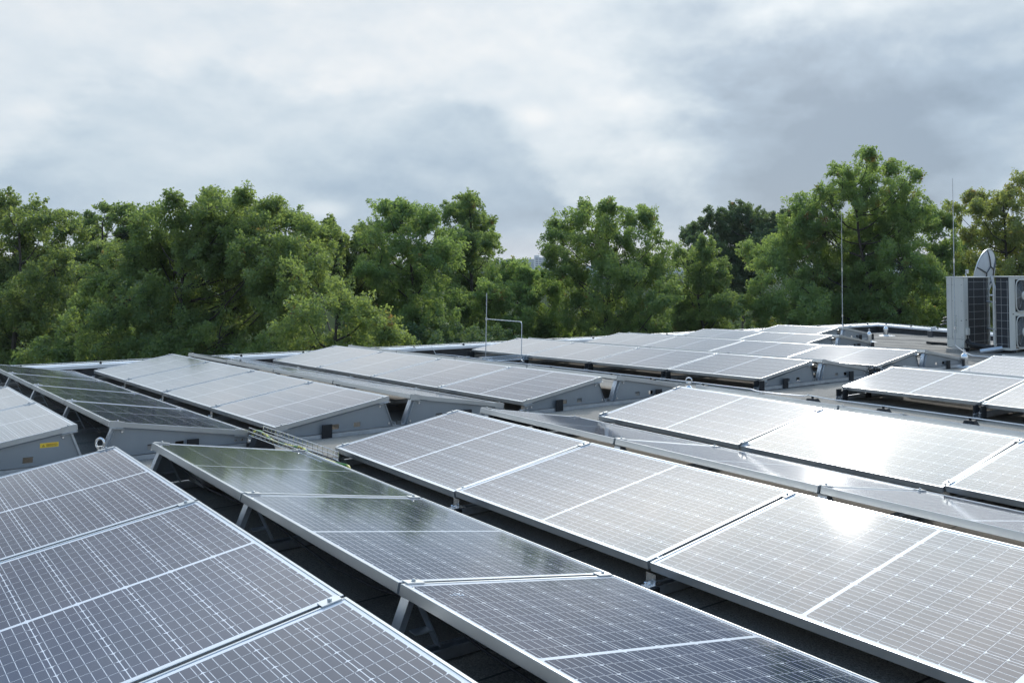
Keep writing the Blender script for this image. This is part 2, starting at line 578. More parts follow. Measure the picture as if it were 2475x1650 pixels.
def make_leaf(name, base, warm, red_amt, trans=0.5):
    m, t = mat(name)
    tc_ = t.node('ShaderNodeTexCoord')
    P = tc_.outputs['Object']
    at = t.node('ShaderNodeAttribute', attribute_name='tone')
    clump = t.noise(P, 0.55, 3, 0.5)
    c = t.mix(at.outputs['Fac'], base, warm)
    c = t.mix(t.m('MULTIPLY', t.smooth(clump, 0.45, 0.75), 0.5), c, warm)
    rn = t.noise(t.vm('ADD', P, (17.0, 3.0, 8.0)), 0.9, 2, 0.5)
    red = t.m('MULTIPLY', t.smooth(rn, 0.72 - 0.10 * red_amt, 0.80 - 0.08 * red_amt), t.m('GREATER_THAN', at.outputs['Fac'], 0.35))
    c = t.mix(t.m('MULTIPLY', red, 0.8), c, (0.15, 0.055, 0.022))
    oi = t.node('ShaderNodeObjectInfo')
    hs = t.node('ShaderNodeHueSaturation', {'Hue': t.m('ADD', 0.497, t.m('MULTIPLY', oi.outputs['Random'], 0.024)), 'Saturation': 0.76, 'Value': t.m('ADD', 1.62, t.m('MULTIPLY', oi.outputs['Random'], 0.36)), 'Color': c})
    c = hs.outputs[0]
    pr = t.node('ShaderNodeBsdfPrincipled', {'Base Color': c, 'Roughness': 0.58, 'Specular IOR Level': 0.28})
    tr = t.node('ShaderNodeBsdfTranslucent', {'Color': t.mix(1.0, c, (2.1, 2.0, 0.9), 'MULTIPLY')})
    mxs = t.node('ShaderNodeMixShader', {0: trans, 1: pr.outputs[0], 2: tr.outputs[0]})
    t.node('ShaderNodeOutputMaterial', {'Surface': mxs.outputs[0]})
    return m


M_LEAF = {
    'mid': make_leaf('oak_leaves', (0.062, 0.105, 0.038), (0.110, 0.150, 0.042), 0.5),
    'dark': make_leaf('dark_leaves', (0.042, 0.074, 0.034), (0.066, 0.100, 0.038), 0.3, 0.4),
    'lime': make_leaf('light_green_leaves', (0.074, 0.122, 0.038), (0.118, 0.158, 0.044), 0.7),
    'autumn': make_leaf('turning_leaves', (0.090, 0.125, 0.036), (0.140, 0.145, 0.042), 0.9),
}
M_BARK = simple('grey_brown_bark', (0.060, 0.050, 0.040), 0.9, 0.0, 0.35, 8.0, 0.6, 30.0)

# ------------------------------------------------------------------ ground, far hills
g = MB()
g.add([(-6000, -6000, 0), (6000, -6000, 0), (6000, 6000, 0), (-6000, 6000, 0)], [(0, 1, 2, 3)])


def make_ground():
    m, t = mat('grass_ground')
    tc_ = t.node('ShaderNodeTexCoord')
    n = t.noise(tc_.outputs['Object'], 0.4, 6, 0.6)
    c = t.ramp(n, [(0.3, (0.03, 0.045, 0.018)), (0.7, (0.06, 0.075, 0.03))])
    finish(t, Base_Color=c, Roughness=0.95, Specular_IOR_Level=0.0)
    return m


GZ = -8.0
struct(g.obj('ground', make_ground(), loc=(0, 0, GZ)))


def hills():
    b = MB()
    n = 90
    vs = []
    for i in range(n):
        az = R(10 + 90 * i / (n - 1))
        for rad, k in ((2100, 0), (2600, 1), (3300, 0.2)):
            h = 26 + 10 * math.sin(i * 0.31) + 6 * math.sin(i * 0.83 + 1) + random.uniform(-1.5, 1.5)
            vs.append((-math.sin(az) * rad, math.cos(az) * rad, GZ - 2 + (h if k == 1 else (0 if k == 0 else h * 0.3))))
    fs = []
    for i in range(n - 1):
        for k in range(2):
            fs.append((i * 3 + k, i * 3 + k + 1, (i + 1) * 3 + k + 1, (i + 1) * 3 + k))
    b.add(vs, fs)
    m = simple('wooded_hillside', (0.045, 0.075, 0.070), 0.95, 0.0, 0.3, 0.02, spec=0.0)
    struct(b.obj('hills', m, smooth=True))


hills()


# ------------------------------------------------------------------ roof deck and parapet
def roof():
    b = MB()
    c00, c10, c11, c01 = Vector((12, -9, 0)), Vector((-9.1, -9, 0)), Vector((-7.98, 19.05, 0)), Vector((12, 13.2, 0))
    n = 70
    vs = []
    for i in range(n + 1):
        for j in range(n + 1):
            s_, t_ = i / n, j / n
            p = (c00 * (1 - s_) + c10 * s_) * (1 - t_) + (c01 * (1 - s_) + c11 * s_) * t_
            p.z = roofz(p.x, p.y)
            if p.y > 13:        # the old felt lies in slight waves on the far part
                p.z += 0.006 * math.sin(p.x * 9.0 + 0.6 * math.sin(p.y * 3))
            vs.append(p)
    fs = [(i * (n + 1) + j, (i + 1) * (n + 1) + j, (i + 1) * (n + 1) + j + 1, i * (n + 1) + j + 1) for i in range(n) for j in range(n)]
    b.add(vs, fs)
    struct(b.obj('roof', M_ROOF, smooth=True))


roof()
CAPZ = 0.06
CORNER = Vector((-8.06, 19.2, 0))
LEFT_END = Vector((-9.29, -8.2, 0))
RIGHT_END = Vector((11.8, 13.35, 0))


def parapet():
    t = thing('parapet_wall', 'low dark parapet wall with white metal coping along the roof edge', 'wall', (CORNER.x, CORNER.y, GZ))
    wall, cop = MB(), MB()
    inn = Vector((0.20, 0, 0))
    # inner line meets at the corner
    d1 = (LEFT_END - CORNER).normalized()
    d2 = (RIGHT_END - CORNER).normalized()
    n1 = Vector((-d1.y, d1.x, 0))
    if n1.x < 0:
        n1 = -n1
    n2 = Vector((-d2.y, d2.x, 0))
    if n2.y > 0:
        n2 = -n2

    def offs(k):
        # intersection of the two inner lines
        a, b_ = CORNER + n1 * k, CORNER + n2 * k
        den_ = d1.x * d2.y - d1.y * d2.x
        s_ = ((b_.x - a.x) * d2.y - (b_.y - a.y) * d2.x) / den_
        return a + d1 * s_, LEFT_END + n1 * k, RIGHT_END + n2 * k

    def prism(mb, k0, k1, z0, z1):
        c0, l0, r0 = offs(k0)
        c1, l1, r1 = offs(k1)
        for pa, pb, pc, pd in ((l0, c0, c1, l1), (c0, r0, r1, c1)):
            vs = [Vector((p.x, p.y, z)) - t.location for z in (z0, z1) for p in (pa, pb, pc, pd)]
            mb.add(vs, [(0, 3, 2, 1), (4, 5, 6, 7), (0, 1, 5, 4), (2, 3, 7, 6), (1, 2, 6, 5) if pa is c0 else (3, 0, 4, 7)])
    prism(wall, 0.03, 0.20, GZ, CAPZ - 0.062)
    wall.obj('wall', M_DARKWALL, t)
    prism(cop, 0.0, 0.245, CAPZ - 0.058, CAPZ - 0.012)
    prism(cop, 0.012, 0.135, CAPZ - 0.0118, CAPZ)
    cop.obj('coping', M_CAP, t)
    # sheet joints of the coping
    for k in range(9):
        p = CORNER + d1 * (1.4 + 2.9 * k)
        jb = MB()
        jb.box((-0.004, -0.03, -0.06), (0.262, 0.03, 0.003))
        o = jb.obj('coping_joint', M_CAP, t, Vector((p.x, p.y, CAPZ)) - t.location + n1 * -0.004)
        o.rotation_euler = (0, 0, math.atan2(n1.y, n1.x))
    return d1, d2, n1, n2


PD1, PD2, PN1, PN2 = parapet()

# ------------------------------------------------------------------ solar array
L, PITCH, W, TILT = 1.69, 1.71, 1.0, 0.1713
HL, RG, PERIOD = 0.14, 0.2025, 2.3795
CT, ST = math.cos(TILT), math.sin(TILT)
WH = W * CT
HH = HL + W * ST
FT = 0.038


def frame_mesh():
    b = MB()
    h = L / 2
    e = 0.011
    b.box((-h, 0, -FT), (h, e, 0))
    b.box((-h, W - e, -FT), (h, W, 0))
    b.box((-h, e + .0003, -FT), (-h + e, W - e - .0003, 0))
    b.box((h - e, e + .0003, -FT), (h, W - e - .0003, 0))
    # return lips under the panel
    b.box((-h + e, e, -FT), (h - e, e + 0.018, -FT + 0.002))
    b.box((-h + e, W - e - 0.018, -FT), (h - e, W - e, -FT + 0.002))
    return b.mesh('frame', M_ALU, 0.0012)


def glass_mesh():
    b = MB()
    h = L / 2 - 0.0115
    b.box((-h, 0.0115, -0.0075), (h, W - 0.0115, -0.0025))
    return b.mesh('cell_sheet', M_CELL)


def jbox_mesh():
    b = MB()
    for k in (-1, 0, 1):
        b.box((k * 0.35 - 0.04, W * 0.48, -0.026), (k * 0.35 + 0.04, W * 0.48 + 0.05, -0.0078))
    return b.mesh('junction_box', M_RUBBER, 0.003)


ME_FRAME, ME_GLASS, ME_JBOX = frame_mesh(), glass_mesh(), jbox_mesh()


def endplate_mesh(side_len=WH):
    """wedge shaped deflector plate: y from the ridge outwards, with two slots low down"""
    b = MB()
    y_hi_t, y_hi_b, y_lo = RG / 2 + 0.045, RG / 2 - 0.035, RG / 2 + WH - 0.015

    def ztop(y):
        return HL - FT - 0.006 + (RG / 2 + WH - y) * math.tan(TILT)
    zb = 0.048
    slots = [(0.36, 0.42), (0.55, 0.61)]
    zs0, zs1 = 0.075, 0.115
    ys = sorted([y_hi_t] + [a for s_ in slots for a in s_] + [y_lo])
    vs, fs = [], []
    T = 0.0025

    def quad(p4):
        o = len(vs)
        for xx in (-T, T):
            vs.extend([(xx, y, z) for y, z in p4])
        n = len(p4)
        fs.append(tuple(o + i for i in range(n)))
        fs.append(tuple(o + n + i for i in range(n))[::-1])
        for i in range(n):
            j = (i + 1) % n
            fs.append((o + i, o + n + i, o + n + j, o + j))
    quad([(y_hi_b, zb), (y_hi_t, zb), (y_hi_t, ztop(y_hi_t))])
    for a, c in zip(ys[:-1], ys[1:]):
        if (a, c) in slots:
            quad([(a, zb), (c, zb), (c, zs0), (a, zs0)])
            quad([(a, zs1), (c, zs1), (c, ztop(c)), (a, ztop(a))])
        else:
            quad([(a, zb), (c, zb), (c, ztop(c)), (a, ztop(a))])
    b.add(vs, fs)
    # folded flange along the top and the slanted end
    M = Matrix.Translation((0, y_hi_t, ztop(y_hi_t))) @ Matrix.Rotation(-TILT, 4, 'X')
    b.box((-0.016, 0, -0.001), (0.016, (y_lo - y_hi_t) / CT, 0.0015), M)
    ln = math.hypot(y_hi_t - y_hi_b, ztop(y_hi_t) - zb)
    an = math.atan2(y_hi_t - y_hi_b, ztop(y_hi_t) - zb)
    M = Matrix.Translation((0, y_hi_b, zb)) @ Matrix.Rotation(-an, 4, 'X')
    b.box((-0.014, -0.002, 0), (0.014, 0.0005, ln - 0.004), M)
    # bolt heads
    for y, z in ((RG / 2 + 0.085, HH - FT - 0.045), (RG / 2 + 0.0, 0.075), (RG / 2 + WH - 0.05, 0.075), (RG / 2 + WH - 0.10, 0.078)):
        for sx in (-1, 1):
            M = Matrix.Translation((sx * 0.007, y, z)) @ Matrix.Rotation(R(90), 4, 'Y')
            vs = [M @ Vector((0.009 * math.cos(k * R(60)), 0.009 * math.sin(k * R(60)), zz)) for zz in (-0.005, 0.005) for k in range(6)]
            b.add(vs, [tuple(range(6))[::-1], tuple(range(6, 12))] + [(k, (k + 1) % 6, 6 + (k + 1) % 6, 6 + k) for k in range(6)], 1)
    return b.mesh('end_plate', [M_PLATE, M_STEEL])


def rail_mesh():
    b = MB()
    y = RG / 2 + WH + 0.09
    b.box((-0.035, -y, 0.006), (0.035, y, 0.010))
    b.box((-0.035, -y, 0.0102), (-0.031, y, 0.046))
    b.box((0.031, -y, 0.0102), (0.035, y, 0.046))
    b.box((-0.030, -y, 0.040), (-0.018, y, 0.0435))
    b.box((0.018, -y, 0.040), (0.030, y, 0.0435))
    return b.mesh('base_rail', M_GALV)


def strut_mesh():
    """slanting channel that carries the high edge of a panel, with a second leg behind"""
    b = MB()
    p0 = Vector((0, RG / 2 - 0.05, 0.052))
    p1 = Vector((0, RG / 2 + 0.030, HH - FT - 0.008))
    an = math.atan2(p1.y - p0.y, p1.z - p0.z)
    ln = (p1 - p0).length
    M = Matrix.Translation(p0) @ Matrix.Rotation(-an, 4, 'X')
    b.box((-0.030, -0.002, 0), (0.030, 0.002, ln), M)
    b.box((-0.030, 0.0022, 0), (-0.026, 0.022, ln), M)
    b.box((0.026, 0.0022, 0), (0.030, 0.022, ln), M)
    q0 = Vector((0, RG / 2 + 0.16, 0.052))
    q1 = Vector((0, RG / 2 + 0.062, HH - FT - 0.012))
    an = math.atan2(q1.y - q0.y, q1.z - q0.z)
    M = Matrix.Translation(q0) @ Matrix.Rotation(-an, 4, 'X')
    b.box((-0.028, -0.002, 0), (0.028, 0.002, (q1 - q0).length), M)
    b.box((-0.028, RG / 2 + 0.055, 0.12), (0.028, RG / 2 + 0.12, 0.124))
    # head plate, foot clip
    b.box((-0.045, RG / 2 + 0.004, HH - FT - 0.0075), (0.045, RG / 2 + 0.085, HH - FT - 0.004))
    b.box((-0.034, RG / 2 - 0.075, 0.0475), (0.034, RG / 2 - 0.02, 0.053))
    b.box((-0.034, RG / 2 - 0.075, 0.0532), (0.034, RG / 2 - 0.071, 0.075))
    return b.mesh('strut', M_GALV)


def low_bracket_mesh():
    b = MB()
    y = RG / 2 + WH
    b.box((-0.032, y - 0.016, 0.050), (0.032, y - 0.012, HL - FT - 0.002))
    b.box((-0.032, y - 0.0118, 0.050), (0.032, y + 0.020, 0.0535))
    b.box((-0.030, y - 0.06, 0.0468), (0.030, y + 0.03, 0.0495))
    for dx in (-0.014, 0.014):
        b.lathe([(0.007, 0), (0.007, 0.008), (0.004, 0.011)], 6, (dx, y + 0.008, 0.0537))
    return b.mesh('low_bracket', M_STEEL)


def pad_mesh(hgt):
    b = MB()
    b.box((-0.05, -0.04, 0.0), (0.05, 0.04, 0.006))
    if hgt:
        b.box((-0.052, -0.042, 0.0), (-0.0355, 0.042, hgt))
        b.box((0.0355, -0.042, 0.0), (0.052, 0.042, hgt))
    return b.mesh('rubber_pad', M_RUBBER, 0.002)


def clamp_mesh():
    b = MB()
    b.box((-0.022, -0.035, 0.0005), (0.022, 0.035, 0.005))
    b.box((-0.0085, -0.034, -0.035), (0.0085, 0.034, 0.0003))
    b.lathe([(0.0075, 0.0052), (0.0075, 0.012), (0.005, 0.014)], 6)
    return b.mesh('panel_clamp', M_ALU)


def endclamp_mesh(sx):
    b = MB()
    b.box((min(0, sx * 0.022) , -0.045, 0.0005), (max(0, sx * 0.022), 0.045, 0.004))
    b.box((min(0, sx * 0.004), -0.045, -0.046), (max(0, sx * 0.004), 0.045, 0.0003))
    b.box((min(0, -sx * 0.020), -0.050, -0.0495), (max(0, -sx * 0.020), 0.050, -0.0463))
    b.lathe([(0.0065, 0.0042), (0.0065, 0.010), (0.004, 0.012)], 6, (sx * 0.010, 0, 0))
    return b.mesh('end_clamp', M_ALU)


ME_ECP, ME_ECN = endclamp_mesh(1), endclamp_mesh(-1)
ME_END, ME_RAIL, ME_STRUT, ME_LOWB, ME_PAD, ME_BLOCK, ME_LOWPAD, ME_CLAMP = (endplate_mesh(), rail_mesh(), strut_mesh(),
                                                                          low_bracket_mesh(), pad_mesh(0), pad_mesh(0.125), pad_mesh(0.05), clamp_mesh())

ORD = ['first', 'second', 'third', 'fourth', 'fifth']
# block name: (reference u, direction of counting, slope, z offset, u0 of slope)
SLOPES = {'A': (0.0083, 0.0, 0.0), 'L': (-0.0145, -0.016, 1.2), 'M': (-0.0143, -0.049, 1.2), 'R': (-0.0016, -0.046, 0.0)}
# ridge list: block, ridge v, u of the end at the aisle, direction, panels on the left slope, panels on the right slope, wording
RIDGES = [
    ('A', 0.0, 0.0, -1, 3, 4, 'leftmost ridge of the front block'),
    ('A', PERIOD, 0.0, -1, 4, 4, 'middle ridge of the front block'),
    ('A', 2 * PERIOD, 0.0, -1, 4, 4, 'rightmost ridge of the front block'),
    ('L', 0.004, 1.2045, 1, 2, 4, 'leftmost ridge of the left back block'),
    ('L', 0.004 + PERIOD, 1.2045, 1, 4, 4, 'middle ridge of the left back block'),
    ('L', 0.004 + 2 * PERIOD, 1.2045, 1, 4, 4, 'rightmost ridge of the left back block'),
    ('R', 8.306, 0.0586, -1, 3, 2, 'nearer ridge of the right block'),
    ('R', 8.306 + PERIOD, 0.0586, -1, 2, 1, 'farther ridge of the right block'),
    ('M', 8.208, 1.206, 1, 4, 4, 'nearest ridge of the far block'),
    ('M', 8.208 + PERIOD, 1.206, 1, 4, 4, 'second ridge of the far block'),
    ('M', 12.79, 4.461, 1, 2, 2, 'third ridge of the far block'),
    ('M', 15.17, 6.17, 1, 1, 1, 'hindmost ridge by the roof corner'),
]
SPECIAL = {
    (2, 'a', 1): 'solar panel blown out white by sun glare, left slope, rightmost front ridge',
    (1, 'a', 2): 'solar panel with a sun glow in its top corner, front block',
    (0, 'b', 2): 'dark solar panel with a dropping near its upper corner, front block',
    (0, 'a', 0): 'first solar panel beside the walkway eyebolt, left slope, leftmost front ridge',
}


def group_z(blk, u):
    s_, z0, u0 = SLOPES[blk]
    return z0 + s_ * (u - u0)


for ri, (blk, v, u_end, dr, na, nb, words) in enumerate(RIDGES):
    rot_s = SLOPES[blk][0]
    # -------- panels
    for side, n in (('a', na), ('b', nb)):
        for k in range(n):
            uc = u_end + dr * (k * PITCH + PITCH / 2 - (PITCH - L) / 2)
            sg = -1 if side == 'a' else 1
            loc = Vector((-uc, v + sg * (RG / 2 + WH), HL + group_z(blk, uc)))
            rz = 0 if side == 'a' else math.pi
            Mx = Matrix.Translation(loc) @ Matrix.Rotation(rot_s, 4, 'Y') @ Matrix.Rotation(rz, 4, 'Z') @ Matrix.Rotation(TILT, 4, 'X')
            if (ri, side, k) in SPECIAL:
                lab = SPECIAL[(ri, side, k)]
            else:
                slope = 'left slope' if side == 'a' else 'right slope'
                if n == 1:
                    lab = f'single solar panel on the {slope} of the {words}'
                else:
                    lab = f'{ORD[k]} solar panel from the walkway, {slope}, {words}'
            p = thing('solar_panel', lab, 'solar panel', group='solar panels in tented rows on the roof')
            dt = {(1, 'a', 1): -0.011, (1, 'a', 2): -0.013, (2, 'a', 1): 0.015, (2, 'a', 0): 0.010, (6, 'a', 0): -0.016}.get((ri, side, k), random.uniform(-0.0016, 0.0016) - {8: 0.012, 9: 0.016, 10: 0.022, 11: 0.024}.get(ri, 0) * (side == 'a'))
            p.matrix_world = Mx @ Matrix.Translation((0, W, 0)) @ Matrix.Rotation(dt, 4, 'X') @ Matrix.Translation((0, -W, 0)) @ Matrix.Rotation(random.uniform(-0.0012, 0.0012), 4, 'Y')
            inst('frame', ME_FRAME, p)
            inst('cell_sheet', ME_GLASS, p)
            if (ri, side, k) == (0, 'b', 2):
                db_ = MB()
                for _ in range(14):
                    dx_, dy_ = random.gauss(0, 0.008), random.gauss(0, 0.012)
                    db_.lathe([(0.004, 0), (0.0025, 0.0015)], 6, (dx_, dy_, 0))
                o = db_.obj('dropping', M_WHITEPATCH, p, (L / 2 - 0.16, W - 0.14, -0.0024))
                o['label'] = 'small pale bird dropping on the glass'
    # -------- mounting under the ridge
    nm = max(na, nb)
    mt = thing('mounting_frame', f'grey metal mounting frame with end plates under the {words}', 'mounting frame',
               (-u_end, v, group_z(blk, u_end)), (0, rot_s, 0), 'mounting frames under the solar panels')
    for k in range(nm + 1):
        xl = -dr * (k * PITCH - (PITCH - L) / 2)
        if k == 0:
            xl += -dr * 0.02
        if k == nm:
            xl += dr * 0.02
        inst('base_rail', ME_RAIL, mt, (xl, 0, 0))
        for sg, n in ((-1, na), (1, nb)):
            if k > n:
                continue
            rz = 0 if sg == 1 else math.pi
            xs = xl if 0 < k < n else (-dr * 0.052 if k == 0 else -dr * (n * PITCH - 0.02 - 0.052))
            inst('strut', ME_STRUT, mt, (xs, 0, 0), (0, 0, rz))
            inst('low_bracket', ME_LOWB, mt, (xl, 0, 0), (0, 0, rz))
            inst('rubber_pad', ME_PAD, mt, (xl, sg * (RG / 2 + 0.05), 0))
            inst('rubber_pad', ME_PAD if k else ME_BLOCK, mt, (xl, sg * (RG / 2 + WH - 0.42), 0))
            inst('rubber_pad', ME_BLOCK if blk in 'RM' else ME_LOWPAD, mt, (xl, sg * (RG / 2 + WH + 0.02), 0))
            for s_ in (0.055, W - 0.055):
                yy = RG / 2 + WH - s_ * CT
                if k in (0, n):
                    inw = (-dr if k == 0 else dr) * (1 if sg == 1 else -1)     # towards the panel, in the turned frame
                    o = inst('end_clamp', ME_ECP if inw > 0 else ME_ECN, mt)
                else:
                    o = inst('panel_clamp', ME_CLAMP, mt)
                xo = xl - (0 if k not in (0, n) else (dr * 0.012 if k == 0 else -dr * 0.012)) * -1
                o.matrix_local = Matrix.Translation((-dr * (k * PITCH - (PITCH - L) / 2) + (0 if 0 < k < n else (-dr if k == 0 else dr) * 0.005), 0, 0)) @ Matrix.Rotation(rz, 4, 'Z') @ Matrix.Translation((0, yy, HL + s_ * ST)) @ Matrix.Rotation(-TILT, 4, 'X')
            if k in (0, n):
                xe = -dr * (0.004 if k == 0 else n * PITCH - 0.02 - 0.004)
                ep = inst('end_plate', ME_END, mt, (xe, 0, 0), (0, 0, rz))
                if ri == 3 and sg == -1 and k == 0:
                    st = MB()
                    st.box((0.0, -0.056, -0.016), (0.0006, 0.056, 0.016))
                    s1 = st.obj('warning_sticker', M_STICKER, ep, (-0.0032, RG / 2 + 0.165, 0.19))
                    s1.rotation_euler = (0, 0, 0)
                    ink = MB()
                    X0 = -0.0009
                    # warning triangle at the left, red heading, lines of small print
                    tri = [(0.044, -0.009), (0.026, -0.009), (0.035, 0.005)]
                    tri2 = [(0.040, -0.0068), (0.030, -0.0068), (0.035, 0.0015)]
                    vs = [(X0, y, z) for y, z in tri] + [(X0, y, z) for y, z in tri2]
                    ink.add(vs, [(0, 1, 4, 3), (1, 2, 5, 4), (2, 0, 3, 5)])
                    ink.box((X0, 0.0345, -0.006), (X0 + .0003, 0.0355, -0.001))
                    for rr_, z in enumerate((0.0015, -0.0025, -0.0065, -0.0105)):
                        y = 0.018
                        while y > -0.046:
                            wd = random.uniform(0.004, 0.011)
                            ink.box((X0, max(y - wd, -0.048), z), (X0 + .0003, y, z + 0.0017))
                            y -= wd + 0.0025
                    ink.obj('small_print', M_INK, s1)
                    rd = MB()
                    rd.box((X0, -0.046, 0.0060), (X0 + .0003, 0.018, 0.0082))
                    rd.obj('red_heading', M_REDINK, s1)
                    # sticker faces the walkway (+x), plate is turned half round: flip to outer face
                    s1.location = (-0.0032, RG / 2 + 0.165, 0.185)
                    s1.rotation_euler = (0, R(-9) * 0, 0)

# black string cables hanging below the high edges
for mt in [o for o in COL.objects if o.name.startswith('mounting_frame')]:
    xs_ = sorted(c.location.x for c in mt.children if c.name.startswith('base_rail'))
    for sg in (-1, 1):
        pts = []
        for xa, xb in zip(xs_[:-1], xs_[1:]):
            sag = random.uniform(0.03, 0.08)
            for f_ in (0.0, 0.25, 0.5, 0.75):
                pts.append((xa + (xb - xa) * f_, sg * (RG / 2 + 0.10), HH - 0.10 - sag * math.sin(math.pi * f_) + random.uniform(-.004, .004)))
        if len(pts) > 1:
            b = MB()
            b.tube(pts, 0.005, 5)
            b.obj('string_cable', M_RUBBER, mt)

# ballast stones resting on the rails
ME_STONE = None


def stone():
    b = MB()
    b.box((-0.15, -0.10, 0), (0.15, 0.10, 0.06))
    return b.mesh('ballast_stone', M_CONC, 0.006)


ME_STONE = stone()
ns = 0
for ri, (blk, v, u_end, dr, na, nb, words) in enumerate(RIDGES):
    if ri not in (0, 1, 3, 4, 5, 8):
        continue
    uu = u_end + dr * 0.16
    where = words.replace('ridge of', 'ridge in')
    o = inst('ballast_stone', ME_STONE, None, (-uu, v + 0.42, group_z(blk, uu) + 0.048), (0, 0, 0))
    tag(o, f'concrete ballast stone on the end rail under the {where}', 'ballast stone', 'ballast stones on the rails')


# ------------------------------------------------------------------ roof anchors
def anchor(P, label, hgt=0.25, rad=0.056, eye=0.022, yaw=0.0, patch_=True):
    t = thing('roof_anchor', label, 'anchor', P, (0, 0, yaw), 'safety anchors on the roof')
    b = MB()
    b.lathe([(rad, 0), (rad, hgt * 0.62), (rad * 0.97, hgt * 0.70), (rad * 0.82, hgt * 0.80), (rad * 0.5, hgt * 0.89), (rad * 0.3, hgt * 0.92), (rad * 0.28, hgt)], 24)
    b.obj('post', M_STEEL, t, smooth=True)
    e = MB()
    e.torus((0, 0, hgt + eye * 0.9), eye, eye * 0.22)
    e.lathe([(eye * 0.6, 0), (eye * 0.6, eye * 0.4)], 6, (0, 0, hgt - 0.002))
    e.obj('eye', M_STEEL, t, smooth=True)
    if patch_:
        pb = MB()
        n = 26
        vs, fs = [(0, 0, 0.016)], []
        for rr_, zz in ((rad * 1.05, 0.02), (rad * 2.2, 0.006), (rad * 3.4, 0.003)):
            for k in range(n):
                a = 2 * math.pi * k / n
                q_ = rr_ * (1 + (0.16 * math.sin(3 * a + 1) + 0.12 * random.uniform(-1, 1) if zz < 0.01 else 0))
                vs.append((q_ * math.cos(a), q_ * math.sin(a), zz))
        for k in range(n):
            k2 = (k + 1) % n
            fs.append((0, 1 + k, 1 + k2))
            for r_ in range(2):
                fs.append((1 + r_ * n + k, 1 + (r_ + 1) * n + k, 1 + (r_ + 1) * n + k2, 1 + r_ * n + k2))
        pb.add(vs, fs)
        pb.obj('sealing_patch', M_WHITEPATCH, t)
    return t


P = on_z(242, 1068, 0.285)
anchor((P.x, P.y, roofz(P.x, P.y)), 'steel eyebolt anchor in the walkway behind the nearest left panel', 0.245, 0.05, 0.032, R(35), True)
P = on_z(1665, 918, 0.285)
anchor((P.x, P.y, roofz(P.x, P.y)), 'steel eyebolt anchor behind the high edge of the rightmost front ridge', 0.245, 0.05, 0.031, R(35), True)
anchor(on_roof(2331, 886), 'bottle shaped steel anchor on a white patch in front of the air conditioner', 0.225, 0.058, 0.018, 0.4)
anchor(on_roof(2101, 826), 'bottle shaped steel anchor beside the third far ridge end', 0.24, 0.052, 0.018, 0.4)
anchor(on_roof(2141, 811), 'shiny steel anchor alone on the bare felt near the roof corner', 0.24, 0.058, 0.018, 0.4)


# ------------------------------------------------------------------ lightning protection
def smooth_path(pts, n=5):
    pts = [Vector(p) for p in pts]
    out = []
    for i in range(len(pts) - 1):
        p0, p1, p2, p3 = pts[max(i - 1, 0)], pts[i], pts[i + 1], pts[min(i + 2, len(pts) - 1)]
        for k in range(n):
            s_ = k / n
            out.append(0.5 * ((2 * p1) + (p2 - p0) * s_ + (2 * p0 - 5 * p1 + 4 * p2 - p3) * s_ ** 2 + (3 * p1 - p0 - 3 * p2 + p3) * s_ ** 3))
    out.append(pts[-1])
    return out


wp = [on_z(1043, 836, CAPZ + 0.02)]
wp.append(on_roof(1053, 855, 0.075))
for x, y in ((1104, 859.5), (1152, 866), (1205, 872), (1263, 878), (1332, 885), (1405, 893), (1478, 901.5), (1573, 912), (1682, 924), (1815, 940),
             (1830, 945), (1884, 951.7), (1944, 956.5), (1952, 954.2), (1964, 956.8), (2008, 964.5), (2070, 972.5), (2135, 980.6), (2235, 994), (2345, 1009), (2475, 1027)):
    wp.append(on_roof(x, y, 0.075))
ext = wp[-1] - wp[-2]
wp += [wp[-1] + ext, wp[-1] + ext * 2]
b = MB()
b.tube(wp, 0.0055, 6)
tag(b.obj('conductor_wire', M_CAP, smooth=True), 'long bare lightning wire along the walkway beside the front and far blocks', 'wire')


def holder_mesh():
    b_ = MB()
    vs = []
    for z, s_ in ((0, 0.07), (0.052, 0.045)):
        vs += [(-s_, -s_, z), (s_, -s_, z), (s_, s_, z), (-s_, s_, z)]
    b_.add(vs, [(0, 3, 2, 1), (4, 5, 6, 7), (0, 1, 5, 4), (1, 2, 6, 5), (2, 3, 7, 6), (3, 0, 4, 7)])
    b_.box((-0.011, -0.011, 0.052), (0.011, 0.011, 0.072))
    return b_.mesh('wire_holder', M_RUBBER, 0.003)


ME_HOLD = holder_mesh()
HOLD_LAB = ['beside the far block by its farther end', 'in front of the far block, hidden low behind the left block', 'in front of the far block by its middle joint',
            'in front of the far block left of the eyebolt', 'in front of the far block right of the eyebolt', 'where the lightning wire makes a small kink',
            'under the wire before the first right block panel', 'under the wire at the right edge of the picture']
for (x, y), lb in zip(((1104, 859.5), (1332, 885), (1478, 901.5), (1573, 912), (1700, 926), (1964, 957), (2135, 981), (2345, 1009)), HOLD_LAB):
    P = on_roof(x, y, 0.075)
    o = inst('wire_holder', ME_HOLD, None, (P.x, P.y, roofz(P.x, P.y)), (0, 0, random.uniform(0, 0.3)))
    tag(o, 'black tapered wire holder ' + lb, 'wire holder', 'holders of the lightning wire')

